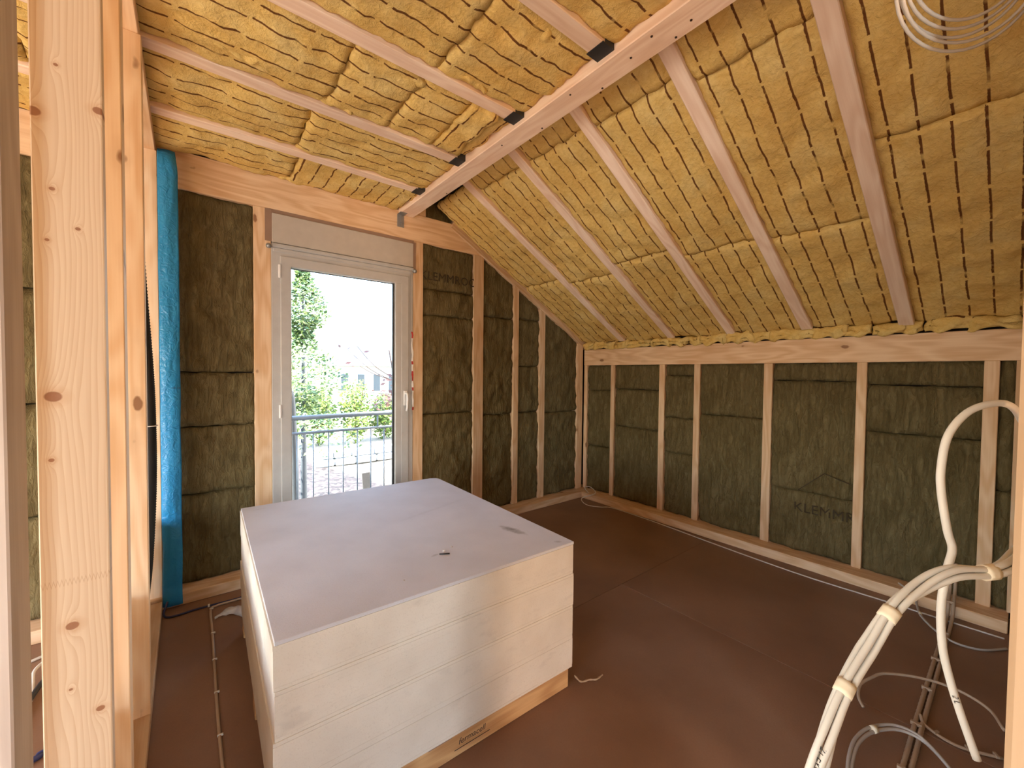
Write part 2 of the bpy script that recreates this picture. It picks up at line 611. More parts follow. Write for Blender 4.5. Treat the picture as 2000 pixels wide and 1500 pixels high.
def board_mat(name, marks=(), face=False):
    """gypsum fibre board; marks = smudges (x, y, rx, ry, strength) in board metres"""
    m, N, L, b = new_mat(name)
    tc = nd(N, 'ShaderNodeTexCoord')
    oi = nd(N, 'ShaderNodeObjectInfo')
    n1 = nd(N, 'ShaderNodeTexNoise', i_Scale=5.0, i_Detail=3.0)
    n2 = nd(N, 'ShaderNodeTexNoise', i_Scale=170.0, i_Detail=4.0, i_Roughness=0.7)
    mp = nd(N, 'ShaderNodeMapping')
    mp.inputs['Scale'].default_value = (7, 7, 300)
    L.new(tc.outputs['Object'], mp.inputs['Vector'])
    n3 = nd(N, 'ShaderNodeTexNoise', i_Scale=1.0, i_Detail=3.0)
    L.new(mp.outputs[0], n3.inputs['Vector'])
    gp = nd(N, 'ShaderNodeNewGeometry')
    for n in (n1, n2):
        L.new(tc.outputs['Object'] if face else gp.outputs['Position'], n.inputs['Vector'])
    r1 = ramp(N, [(0.3, (0.575, 0.575, 0.61)), (0.7, (0.635, 0.635, 0.67))] if face else [(0.3, (0.66, 0.60, 0.51)), (0.7, (0.76, 0.71, 0.62))])
    L.new(n1.outputs[0], r1.inputs[0])
    f2 = nd(N, 'ShaderNodeMapRange')
    f2.inputs['From Min'].default_value = 0.55
    f2.inputs['From Max'].default_value = 0.75
    L.new(n2.outputs[0], f2.inputs['Value'])
    c = mix_c(N, L, math_n(N, L, 'MULTIPLY', f2.outputs[0], 0.5), r1.outputs[0], (0.52, 0.46, 0.38))
    sp = nd(N, 'ShaderNodeSeparateXYZ')
    L.new(tc.outputs['Object'], sp.inputs[0])
    wn_ = nd(N, 'ShaderNodeTexNoise', i_Scale=35.0, i_Detail=3.0)
    L.new(tc.outputs['Object'], wn_.inputs['Vector'])
    for (mx, my, rx, ry, ang, st) in marks:
        ca, sa_ = math.cos(ang), math.sin(ang)
        dx = math_n(N, L, 'SUBTRACT', sp.outputs[0], mx)
        dy = math_n(N, L, 'SUBTRACT', sp.outputs[1], my)
        ex = math_n(N, L, 'ADD', math_n(N, L, 'MULTIPLY', dx, ca / rx), math_n(N, L, 'MULTIPLY', dy, sa_ / rx))
        ey = math_n(N, L, 'ADD', math_n(N, L, 'MULTIPLY', dx, -sa_ / ry), math_n(N, L, 'MULTIPLY', dy, ca / ry))
        dd = math_n(N, L, 'ADD', math_n(N, L, 'MULTIPLY', ex, ex), math_n(N, L, 'MULTIPLY', ey, ey))
        dd = math_n(N, L, 'ADD', dd, math_n(N, L, 'MULTIPLY', wn_.outputs[0], 1.2))
        mr = nd(N, 'ShaderNodeMapRange')
        mr.inputs['From Min'].default_value = 1.3
        mr.inputs['From Max'].default_value = 0.5
        L.new(dd, mr.inputs['Value'])
        c = mix_c(N, L, math_n(N, L, 'MULTIPLY', mr.outputs[0], st), c, (0.25, 0.23, 0.22))
    if not face:
        # handling dirt running across the board edges
        ge = nd(N, 'ShaderNodeNewGeometry')
        dm = nd(N, 'ShaderNodeMapping')
        dm.inputs['Scale'].default_value = (7, 7, 16)
        dm.inputs['Rotation'].default_value = (0, 0.5, 0)
        L.new(ge.outputs['Position'], dm.inputs['Vector'])
        dn = nd(N, 'ShaderNodeTexNoise', i_Scale=1.0, i_Detail=4.0, i_Roughness=0.6)
        L.new(dm.outputs[0], dn.inputs['Vector'])
        dr_ = nd(N, 'ShaderNodeMapRange')
        dr_.inputs['From Min'].default_value = 0.60
        dr_.inputs['From Max'].default_value = 0.76
        L.new(dn.outputs[0], dr_.inputs['Value'])
        c = mix_c(N, L, math_n(N, L, 'MULTIPLY', dr_.outputs[0], 0.30), c, (0.40, 0.36, 0.31))
    hs = nd(N, 'ShaderNodeHueSaturation')
    L.new(c, hs.inputs['Color'])
    L.new(math_n(N, L, 'MULTIPLY_ADD', oi.outputs['Random'], 0.0, 1.0), hs.inputs['Value'])
    L.new(hs.outputs[0], b.inputs['Base Color'])
    b.inputs['Roughness'].default_value = 0.75
    b.inputs['Specular IOR Level'].default_value = 0.3
    bp = nd(N, 'ShaderNodeBump', i_Strength=0.25, i_Distance=0.002)
    L.new(n2.outputs[0], bp.inputs['Height'])
    L.new(bp.outputs[0], b.inputs['Normal'])
    return m


M_PVC = plain('white_pvc', (0.48, 0.47, 0.455), 0.35)
M_BOXG = plain('shutter_box_grey', (0.50, 0.45, 0.39), 0.7)
M_TAPEB = plain('brown_sealing_tape', (0.30, 0.19, 0.13), 0.7)
M_GASK = plain('black_gasket', (0.02, 0.02, 0.022), 0.6)
M_STEEL = plain('galvanised_steel', (0.34, 0.35, 0.36), 0.35, 0.6)
M_BLACKM = plain('dark_hanger_steel', (0.035, 0.035, 0.038), 0.55, 0.3)
M_CABLE = plain('grey_cable_sheath', (0.66, 0.62, 0.55), 0.5)
M_CABLED = plain('dusty_cable_sheath', (0.42, 0.31, 0.22), 0.7)
M_CABLEG = plain('grey_floor_cable', (0.42, 0.38, 0.34), 0.6)
M_CABLEB = plain('dark_blue_cable', (0.02, 0.025, 0.09), 0.5)
M_TAPE = plain('cream_masking_tape', (0.80, 0.70, 0.52), 0.7)
M_BLACK = plain('black_corrugated_plastic', (0.008, 0.008, 0.009), 0.6)
M_WHITE = plain('white_plastic', (0.82, 0.82, 0.82), 0.4)
M_RED = plain('red_tape_print', (0.42, 0.03, 0.03), 0.5)
M_INK = plain('black_ink', (0.01, 0.01, 0.012), 0.7)
M_RAIL = plain('galvanised_railing', (0.30, 0.33, 0.38), 0.5, 0.4)
M_DARK = plain('dark_underlay', (0.045, 0.032, 0.02), 0.9)
M_OSB = plain('wood_sheathing', (0.55, 0.38, 0.22), 0.8)
M_HOLE = plain('screw_head', (0.03, 0.015, 0.01), 0.6)
M_GROOVE = plain('pressed_lettering', (0.045, 0.030, 0.013), 0.95)


def film_mat():
    m, N, L, b = new_mat('blue_vapour_film')
    tc = nd(N, 'ShaderNodeTexCoord')
    n = nd(N, 'ShaderNodeTexNoise', i_Scale=9.0, i_Detail=3.0)
    L.new(tc.outputs['Object'], n.inputs['Vector'])
    c = mix_c(N, L, n.outputs[0], (0.025, 0.36, 0.80), (0.07, 0.50, 0.92))
    L.new(c, b.inputs['Base Color'])
    b.inputs['Roughness'].default_value = 0.22
    tr = nd(N, 'ShaderNodeBsdfTransparent')
    tr.inputs[0].default_value = (0.12, 0.42, 0.66, 1)
    mx = nd(N, 'ShaderNodeMixShader')
    mx.inputs[0].default_value = 0.18
    tl = nd(N, 'ShaderNodeBsdfTranslucent')
    L.new(c, tl.inputs[0])
    mt_ = nd(N, 'ShaderNodeMixShader')
    mt_.inputs[0].default_value = 0.3
    L.new(b.outputs[0], mt_.inputs[1])
    L.new(tl.outputs[0], mt_.inputs[2])
    L.new(mt_.outputs[0], mx.inputs[1])
    L.new(tr.outputs[0], mx.inputs[2])
    L.new(mx.outputs[0], N['Material Output'].inputs[0])
    n2 = nd(N, 'ShaderNodeTexNoise', i_Scale=28.0, i_Detail=2.0, i_Distortion=1.5)
    L.new(tc.outputs['Object'], n2.inputs['Vector'])
    bp = nd(N, 'ShaderNodeBump', i_Strength=0.6, i_Distance=0.012)
    L.new(n2.outputs[0], bp.inputs['Height'])
    L.new(bp.outputs[0], b.inputs['Normal'])
    return m


def glass_mat():
    m, N, L, b = new_mat('window_glass')
    N.remove(b)
    tr = nd(N, 'ShaderNodeBsdfTransparent')
    tr.inputs[0].default_value = (0.93, 0.96, 0.95, 1)
    gl = nd(N, 'ShaderNodeBsdfGlossy')
    gl.inputs['Roughness'].default_value = 0.02
    lw = nd(N, 'ShaderNodeFresnel')
    lw.inputs['IOR'].default_value = 1.35
    mx = nd(N, 'ShaderNodeMixShader')
    L.new(lw.outputs[0], mx.inputs[0])
    L.new(tr.outputs[0], mx.inputs[1])
    L.new(gl.outputs[0], mx.inputs[2])
    L.new(mx.outputs[0], N['Material Output'].inputs[0])
    return m


def clear_plastic():
    m, N, L, b = new_mat('thin_clear_film')
    b.inputs['Base Color'].default_value = (0.8, 0.82, 0.86, 1)
    b.inputs['Roughness'].default_value = 0.25
    tr = nd(N, 'ShaderNodeBsdfTransparent')
    tc = nd(N, 'ShaderNodeTexCoord')
    n = nd(N, 'ShaderNodeTexNoise', i_Scale=20.0, i_Detail=3.0)
    L.new(tc.outputs['Object'], n.inputs['Vector'])
    mr = nd(N, 'ShaderNodeMapRange')
    mr.inputs['To Min'].default_value = 0.2
    mr.inputs['To Max'].default_value = 0.75
    L.new(n.outputs[0], mr.inputs['Value'])
    mx = nd(N, 'ShaderNodeMixShader')
    L.new(mr.outputs[0], mx.inputs[0])
    L.new(tr.outputs[0], mx.inputs[1])
    L.new(b.outputs[0], mx.inputs[2])
    L.new(mx.outputs[0], N['Material Output'].inputs[0])
    return m


M_FILM, M_GLASS, M_CLEAR = film_mat(), glass_mat(), clear_plastic()


def leaf_mat(name, a, c):
    m, N, L, b = new_mat(name)
    ge = nd(N, 'ShaderNodeNewGeometry')
    col = mix_c(N, L, ge.outputs['Random Per Island'], a, c)
    L.new(col, b.inputs['Base Color'])
    b.inputs['Roughness'].default_value = 0.6
    return m


# ------------------------------------------------------------------ constants of the room (metres)
D, R = 3.4335, 3.8865          # stud faces of the gable wall and of the knee wall
SB, SA = 0.55, 1.87 + 0.55 * 3.87   # slope plane  z = SA - SB*x
SL = math.sqrt(1 + SB * SB)
CEIL = 2.90                    # underside of the joists
JOISTS = [2.965, 2.385, 1.785, 1.185, 0.585, -0.03]
RAFTERS = [2.845, 2.245, 1.66, 1.085, 0.51, -0.08]
XL = -3.0                      # far left end of the storey
YB = -4.0                      # rear end of the storey


def fb(p, s, o=0.0):
    return noise.fractal(Vector((p[0] * s + o, p[1] * s + o * 0.7, p[2] * s - o)), 0.6, 2.0, 3)


def batt(name, org, uv_, vv_, nv_, wid, lng, mat, parent, amp=0.012, du=0.025, dv=0.03, skirt=0.05, seed=0.0,
         uo=0.0, vo=0.0, sag=0.0, rag=0.004, curl=0.01, swap=False, clip=None):
    """soft slab: displaced grid facing nv_, with turned-back rims. u across, v along"""
    org, U, V, Nn = Vector(org), Vector(uv_).normalized(), Vector(vv_).normalized(), Vector(nv_).normalized()
    nu, nvn = max(3, int(wid / du)), max(3, int(lng / dv))
    vs, uvs, fs = [], [], []
    for j in range(-1, nvn + 2):
        for i in range(-1, nu + 2):
            ci, cj = min(max(i, 0), nu), min(max(j, 0), nvn)
            u, v = wid * ci / nu, lng * cj / nvn
            p = org + U * u + V * v
            eu = min(u, wid - u)
            ev = min(v, lng - v)
            h = amp * 0.9 * fb(p, 5.5, seed) + amp * 0.5 * fb(p, 17.0, seed + 3)
            h += sag * math.sin(math.pi * u / wid) * (0.6 + 0.4 * math.sin(math.pi * v / lng))
            edge = min(1.0, ev / 0.05)
            h += (1 - edge) * curl * (0.3 + 1.2 * noise.noise(p * 9 + Vector((seed, 0, 0))))
            h -= 0.012 * max(0.0, 1 - ev / 0.02) + 0.012 * max(0.0, 1 - eu / 0.02)
            q = p + Nn * h
            if eu < 0.03:
                q += U * rag * 3 * noise.noise(p * 14 + Vector((0, seed, 0)))
            if ev < 0.03:
                q += V * rag * 3 * noise.noise(p * 14 + Vector((seed, 5, 0)))
            if i != ci or j != cj:
                q -= Nn * skirt
            if clip:
                q = clip(q)
            vs.append(q)
            uvs.append((v + vo, u + uo) if swap else (u + uo, v + vo))
    W_ = nu + 3
    for j in range(nvn + 2):
        for i in range(nu + 2):
            a = j * W_ + i
            fs.append((a, a + 1, a + W_ + 1, a + W_))
    if U.cross(V).dot(Nn) < 0:
        fs = [tuple(reversed(f)) for f in fs]
    cen = org + U * wid / 2 + V * lng / 2
    return mesh(name, [q - cen for q in vs], fs, mat, parent, Matrix.Translation(cen), smooth=True, uvs=uvs)


# ================================================================== FLOOR
floor = box('floor', XL - 0.2, R + 0.2, YB - 0.2, D + 0.02, -0.16, -0.022, M_OSB, None, 0)
tag(floor, 'brown fibreboard floor laid in large panels with thin joints', 'floor', kind='structure')
gap = 0.0012
rows = [(D + 0.02, 1.755, 1.17), (1.755, -0.05, 2.42), (-0.05, -1.30, 1.17), (-1.30, -2.55, 2.42), (-2.55, YB - 0.1, 1.17)]
for (ya, yb, x0) in rows:
    xs = [x0 + 2.5 * k for k in range(-4, 3)]
    xs = [max(XL - 0.1, min(R + 0.1, x)) for x in xs]
    for a, b_ in zip(xs[:-1], xs[1:]):
        if b_ - a > 0.05:
            box('floor_panel', a + gap, b_ - gap, yb + gap, ya - gap, -0.022, random.uniform(-0.0008, 0.0), FLOOR if ya > 0 else M_OSB, floor, 0.0012)

# ================================================================== GABLE WALL (with the balcony door)
wb = box('wall_back', XL - 0.1, 0.40, D + 0.14, D + 0.22, -0.2, 3.75, M_DARK, None, 0)
tag(wb, 'open timber gable wall filled with dark rock wool around the balcony door', 'wall', kind='structure')
box('sheathing', 1.66, R + 0.4, D + 0.14, D + 0.22, -0.2, 3.75, M_DARK, wb, 0)
box('sheathing', 0.40, 1.66, D + 0.14, D + 0.22, 2.5, 3.75, M_DARK, wb, 0)
box('sheathing', 0.40, 1.66, D + 0.16, D + 0.22, -0.2, 0.0, M_DARK, wb, 0)
# sill and top plate
box('sill_plate', XL, 0.46, 3.312, D + 0.12, 0.0, 0.073, WX, wb, 0.004)
box('sill_plate', 1.62, R + 0.1, 3.312, D + 0.12, 0.0, 0.073, WX, wb, 0.004)
box('top_plate', XL, 2.36, D, D + 0.12, 2.672, 2.915, WX, wb, 0.004)
box('cripple_post', 1.592, 1.72, D + 0.004, D + 0.12, 2.915, 3.12, WZ, wb, 0.003)


def zr(x):
    return SA - SB * x


GS = [(0.381, 0.489), (1.593, 1.693), (2.245, 2.363), (2.757, 2.828), (3.137, 3.222), (3.768, 3.868)]
for k, (a, b_) in enumerate(GS):
    top = 2.672 if b_ < 2.4 else zr(b_) - 0.0
    box('stud', a, b_, D, D + 0.12, 0.073, top, WZ, wb, 0.003)
for a, b_ in ((-0.35, -0.25), (-0.95, -0.87), (-1.55, -1.47), (-2.15, -2.07)):
    box('stud', a, b_, D, D + 0.12, 0.073, 2.672, WZ, wb, 0.003)
# verge rafter along the slope
bar('verge_rafter', (3.95, D + 0.03, zr(3.95) + 0.03), (2.0, D + 0.03, zr(2.0) + 0.03), 0.09, 0.13, WX, wb, 0.004)


def wall_batts_x(x0, x1, seams, top0, top1=None, seed=0.0):
    """rock wool between two studs of the gable wall; top0/top1 heights at x0/x1"""
    top1 = top0 if top1 is None else top1
    hi = max(top0, top1)
    cuts = [0.075] + sorted(seams) + [hi]

    def clip(q):
        t = (q.x - x0) / max(1e-6, x1 - x0)
        lim = top0 + (top1 - top0) * min(1.2, max(-0.2, t))
        if q.z > lim:
            q.z = lim
        return q
    for k in range(len(cuts) - 1):
        g = 0.003
        batt('rock_wool_batt', (x0 - 0.006, D + 0.018, cuts[k] + g), (1, 0, 0), (0, 0, 1), (0, -1, 0), x1 - x0 + 0.012, cuts[k + 1] - cuts[k] - 2 * g,
             RW, wb, amp=0.022, du=0.022, dv=0.026, skirt=0.09, seed=seed + k * 3.1, curl=0.003, rag=0.002, sag=0.006, clip=clip if top1 != top0 else None)


wall_batts_x(-0.25, 0.381, [0.665, 1.118, 1.487], 2.68, seed=1)
wall_batts_x(1.693, 2.245, [1.107, 2.031, 2.272], 2.68, seed=5)
wall_batts_x(2.363, 2.757, [1.063, 2.077], zr(2.363) + 0.0, zr(2.757), seed=9)
wall_batts_x(2.828, 3.137, [1.065, 1.574, 2.09], zr(2.828), zr(3.137), seed=13)
wall_batts_x(3.222, 3.768, [1.042], zr(3.222), zr(3.768), seed=17)
batt('rock_wool_batt', (1.70, D + 0.05, 2.90), (1, 0, 0), (0, 0, 1), (0, -1, 0), 0.7, 0.3, RW, wb, amp=0.02, seed=23)
for a, b_, sd in ((-0.87, -0.35, 31), (-1.47, -0.95, 35), (-2.07, -1.55, 39)):
    wall_batts_x(a, b_, [0.66, 1.3, 1.95], 2.68, seed=sd)
text_mesh('pressed_lettering', 'KLEMMROC', 0.112, M_GROOVE, wb, Matrix.Translation((1.962, D + 0.004, 2.385)) @ Matrix.Rotation(math.radians(90), 4, 'X'))

# ================================================================== KNEE WALL
wr_ = box('wall_right', R + 0.16, R + 0.34, YB - 0.1, D + 0.2, -0.2, 2.4, M_DARK, None, 0)
tag(wr_, 'low knee wall of timber studs and dark rock wool under the roof slope', 'wall', kind='structure')
box('sill_plate', 3.733, R + 0.12, 0.02, 3.312, 0.0, 0.073, WY, wr_, 0.004)
box('top_plate', R, R + 0.14, -0.1, D, 1.604, 1.798, WY, wr_, 0.004)
KS = [(3.378, 3.428), (2.966, 3.020), (2.329, 2.393), (1.955, 2.016), (1.331, 1.398), (0.716, 0.775), (0.093, 0.157), (-0.06, 0.03)]
for a, b_ in KS:
    box('stud', R, R + 0.12, a, b_, 0.073, 1.604, WZ, wr_, 0.003)
kse = {0: [0.62, 1.30], 1: [0.9, 1.33], 2: [0.7, 1.06, 1.49], 3: [1.12], 4: [0.56, 1.46], 5: [1.10, 1.44], 6: [0.8]}
for k in range(len(KS) - 1):
    y1, y0 = KS[k][0], KS[k + 1][1]
    cuts = [0.075] + kse[k] + [1.606]
    for j in range(len(cuts) - 1):
        batt('rock_wool_batt', (R + 0.018, y1 + 0.006, cuts[j] + 0.003), (0, -1, 0), (0, 0, 1), (-1, 0, 0), y1 - y0 + 0.012, cuts[j + 1] - cuts[j] - 0.006,
             RW, wr_, amp=0.022, du=0.022, dv=0.026, skirt=0.09, seed=50 + k * 4 + j * 1.7, curl=0.004, rag=0.002, sag=0.006)
mt = Matrix.Translation((R + 0.004, 0.955, 0.43)) @ Matrix.Rotation(math.radians(-90), 4, 'Z') @ Matrix.Rotation(math.radians(90), 4, 'X')
text_mesh('pressed_lettering', 'KLEMMR', 0.105, M_GROOVE, wr_, mt)
bar('pressed_line', (R - 0.008, 1.12, 0.575), (R - 0.008, 0.95, 0.74), 0.003, 0.006, M_GROOVE, wr_, 0)
bar('pressed_line', (R - 0.008, 0.95, 0.74), (R - 0.008, 0.79, 0.69), 0.003, 0.006, M_GROOVE, wr_, 0)

# ================================================================== FLAT CEILING
ceil = box('ceiling', XL - 0.1, 1.45, YB - 0.1, D + 0.2, 3.10, 3.75, M_DARK, None, 0)
tag(ceil, 'flat ceiling of pale joists with yellow glass wool pressed between them', 'ceiling', kind='structure')
JW = 0.08


def hanger(y, parent):
    """sheet metal joist hanger: seat and two cheeks"""
    bm = bmesh.new()
    for (sx, sy, sz, x, yy, z) in ((0.075, JW + 0.012, 0.003, 0, 0, -0.0015), (0.06, 0.003, 0.12, 0.008, JW / 2 + 0.004, 0.06), (0.06, 0.003, 0.12, 0.008, -JW / 2 - 0.004, 0.06)):
        r = bmesh.ops.create_cube(bm, size=1.0)
        for v in r['verts']:
            v.co = Vector((v.co.x * sx + x, v.co.y * sy + yy, v.co.z * sz + z))
    return from_bm('joist_hanger', bm, M_BLACKM, parent, Matrix.Translation((1.418, y, CEIL - 0.001)))


joists = []
for y in JOISTS:
    j = box('joist', XL, 1.452, y - JW / 2, y + JW / 2, CEIL, CEIL + 0.19, WRX, ceil, 0.003)
    joists.append(j)
    hanger(y, j)
for y in (-0.63, -1.23, -1.83, -2.43, -3.03, -3.63):
    box('joist', XL, 1.452, y - JW / 2, y + JW / 2, CEIL, CEIL + 0.19, WRX, ceil, 0.003)

flat_bays = [
    (JOISTS[0] + JW / 2, D, [-0.35, 0.60], -0.008),
    (JOISTS[1] + JW / 2, JOISTS[0] - JW / 2, [-0.55, 0.555], 0.0),
    (JOISTS[2] + JW / 2, JOISTS[1] - JW / 2, [-0.6, 0.59, 0.915, 1.20], 0.0),
    (JOISTS[3] + JW / 2, JOISTS[2] - JW / 2, [-0.5, 0.93], 0.0),
    (JOISTS[4] + JW / 2, JOISTS[3] - JW / 2, [-0.6, 0.62], 0.0),
    (JOISTS[5] + JW / 2, JOISTS[4] - JW / 2, [0.3], 0.0),
]
for bi, (ya, yb, seams, dz) in enumerate(flat_bays):
    cuts = [-1.9] + seams + [1.452]
    for k in range(len(cuts) - 1):
        a, b_ = cuts[k], cuts[k + 1]
        sd = 100 + bi * 7 + k * 2.3
        turned = (bi == 0 and k == 2)
        if bi == 2 and k == 4:
            # crumpled offcut, folded out of the bay
            continue
        batt('glass_wool_batt', (a + 0.002, ya - 0.008, CEIL + 0.012 + dz), (0, 1, 0), (1, 0, 0), (0, 0, -1), yb - ya + 0.016, b_ - a - 0.004, GW, ceil,
             amp=0.016, du=0.022, dv=0.03, seed=sd, uo=random.uniform(-0.01, 0.01), vo=random.uniform(0, 0.2), sag=0.008, rag=0.004, curl=0.007, swap=turned)
# crumpled offcut: two short pieces with the print across the bay, one sagging
o1 = batt('glass_wool_batt', (1.195, JOISTS[2] + JW / 2 - 0.006, CEIL + 0.012), (0, 1, 0), (1, 0, -0.16), (-0.16, 0, -1), 0.53, 0.16, GW, ceil, amp=0.022, seed=201, swap=True, sag=0.01, curl=0.03, vo=0.02, rag=0.01)
o2 = batt('glass_wool_batt', (1.28, JOISTS[2] + JW / 2 - 0.006, CEIL + 0.03), (0, 1, 0), (1, 0, 0.0), (0.0, 0, -1), 0.53, 0.172, GW, ceil, amp=0.014, seed=205, swap=True, sag=0.03, curl=0.01, vo=0.0, rag=0.008)
# loose flaps of wool on the seams
for (x, y, sx, sy, rz, sd) in ((1.40, 1.72, 0.09, 0.07, 0.5, 301), (1.16, 1.25, 0.20, 0.06, 0.05, 303), (0.98, 1.70, 0.22, 0.035, 0.02, 305), (0.80, 1.86, 0.14, 0.05, 0.03, 307), (0.10, 2.20, 0.20, 0.04, 0.02, 309), (0.5, 2.31, 0.25, 0.04, 0.0, 311), (1.2, 3.06, 0.25, 0.04, 0.0, 313), (0.45, 3.40, 0.35, 0.035, 0.02, 315)):
    ca, sa_ = math.cos(rz), math.sin(rz)
    batt('wool_flap', (x, y, CEIL + 0.004), (-sa_, ca, 0), (ca, sa_, 0), (0, 0, -1), sy, sx, GW, ceil, amp=0.02, du=0.008, dv=0.01, skirt=0.02, seed=sd, uo=0.06, rag=0.01, curl=0.0)

# ================================================================== ROOF SLOPE
TOPX = 1.50
cs = mesh('ceiling_slope', [(TOPX - 0.2, YB, zr(TOPX - 0.2) + 0.2), (4.2, YB, zr(4.2) + 0.2), (4.2, D + 0.2, zr(4.2) + 0.2), (TOPX - 0.2, D + 0.2, zr(TOPX - 0.2) + 0.2),
                            (TOPX - 0.2, YB, zr(TOPX - 0.2) + 0.25), (4.2, YB, zr(4.2) + 0.25), (4.2, D + 0.2, zr(4.2) + 0.25), (TOPX - 0.2, D + 0.2, zr(TOPX - 0.2) + 0.25)],
          [(0, 3, 2, 1), (4, 5, 6, 7), (0, 1, 5, 4), (1, 2, 6, 5), (2, 3, 7, 6), (3, 0, 4, 7)], M_DARK)
tag(cs, 'sloping ceiling of rafters and yellow glass wool falling to the knee wall', 'ceiling', kind='structure')
SV = Vector((1, 0, -SB)).normalized()       # down the slope
SN = Vector((-SB, 0, -1)).normalized()      # into the room
RWD = 0.078
for i, y in enumerate(RAFTERS):
    dep = [0.004, 0.006, 0.008, 0.010, 0.030, 0.02][i]
    p0 = Vector((1.55, y, zr(1.55))) + SN * (dep - 0.10)
    p1 = Vector((3.86, y, zr(3.86))) + SN * (dep - 0.10)
    bar('rafter', p0, p1, RWD, 0.20, WRX, cs, 0.004)
for y in (-0.66, -1.24, -1.82, -2.40, -2.98, -3.56):
    bar('rafter', Vector((1.55, y, zr(1.55))) - SN * 0.09, Vector((4.0, y, zr(4.0))) - SN * 0.09, RWD, 0.20, WRX, cs, 0.004)
slope_bays = [(RAFTERS[0] + RWD / 2, D - 0.012, [1.80, 2.89]), (RAFTERS[1] + RWD / 2, RAFTERS[0] - RWD / 2, [1.88, 2.96]), (RAFTERS[2] + RWD / 2, RAFTERS[1] - RWD / 2, [1.885, 2.86]),
              (RAFTERS[3] + RWD / 2, RAFTERS[2] - RWD / 2, [1.90, 2.935]), (RAFTERS[4] + RWD / 2, RAFTERS[3] - RWD / 2, [1.96, 2.97]), (RAFTERS[5] + RWD / 2, RAFTERS[4] - RWD / 2, [2.55])]
for bi, (ya, yb, seams) in enumerate(slope_bays):
    cuts = [1.60 if bi else 1.78] + seams + [3.885]
    if bi == 0:
        cuts = [1.80, 2.89, 3.885]
    for k in range(len(cuts) - 1):
        a, b_ = cuts[k], cuts[k + 1]
        org = Vector((a, yb + 0.006, zr(a))) + SN * (-0.012) + SV * 0.002
        batt('glass_wool_batt', org, (0, -1, 0), SV, SN, yb - ya + 0.012, (b_ - a) * SL - 0.004, GW, cs, amp=0.016, du=0.022, dv=0.03,
             seed=400 + bi * 9 + k * 2.7, uo=-0.002 + random.uniform(-0.008, 0.008), vo=random.uniform(0, 0.2), sag=0.010, rag=0.005, curl=0.012)
# ragged wool squeezed out along the knee wall plate
yy = D - 0.03
k = 0
while yy > 0.06:
    ln = random.uniform(0.13, 0.36)
    ln = min(ln, yy - 0.03)
    if ln < 0.03:
        break
    batt('wool_tuft', (3.845 + random.uniform(-0.006, 0.008), yy, 1.792), (0, 0, 1), (0, -1, 0), (-1, 0, -0.25), random.uniform(0.07, 0.10), ln, GW, cs, amp=0.03, du=0.009, dv=0.013,
         skirt=0.05, seed=500 + k * 1.9, uo=0.06, vo=0.0, rag=0.012, curl=0.01)
    yy -= ln - 0.015
    k += 1

# ================================================================== PURLIN BEAM
pb = box('purlin_beam', 1.455, 1.592, YB, D - 0.002, 2.873, 3.13, WRY, None, 0.004)
tag(pb, 'long pale timber beam running under the ceiling where flat ceiling and slope meet', 'beam')
for (x, y) in ((1.575, 2.80), (1.50, 2.0), (1.57, 1.72), (1.49, 1.43), (1.575, 1.30), (1.52, 1.10), (1.49, 0.98), (1.57, 0.92), (1.54, 0.84)):
    bm = bmesh.new()
    bmesh.ops.create_cone(bm, segments=8, radius1=0.005, radius2=0.005, depth=0.004, cap_ends=True)
    from_bm('screw_head', bm, M_HOLE, pb, Matrix.Translation((x, y, 2.8725)))
# steel angle at the gable end of the beam
bm = bmesh.new()
for (sx, sy, sz, x, y_, z) in ((0.062, 0.004, 0.105, 0, 0, -0.0525), (0.062, 0.07, 0.004, 0.0, -0.035, 0.0), (0.012, 0.012, 0.085, 0, -0.006, -0.045)):
    r_ = bmesh.ops.create_cube(bm, size=1.0)
    for v in r_['verts']:
        v.co = Vector((v.co.x * sx + x, v.co.y * sy + y_, v.co.z * sz + z))
ab = from_bm('angle_bracket', bm, M_STEEL, None, Matrix.Translation((1.475, D - 0.003, 2.871)))
tag(ab, 'small galvanised steel angle bracket under the gable end of the beam', 'bracket')
bm = bmesh.new()
bmesh.ops.create_cone(bm, segments=8, radius1=0.007, radius2=0.005, depth=0.01, cap_ends=True)
from_bm('bolt', bm, M_STEEL, ab, Matrix.Translation((1.475, D - 0.018, 2.80)) @ Matrix.Rotation(math.radians(90), 4, 'X'))

# ================================================================== BALCONY DOOR
dr = empty('door_1', (1.04, D + 0.04, 0.0))
tag(dr, 'white plastic glazed balcony door with roller shutter box above', 'door', kind='structure')
Y0, Y1 = D - 0.004, D + 0.075


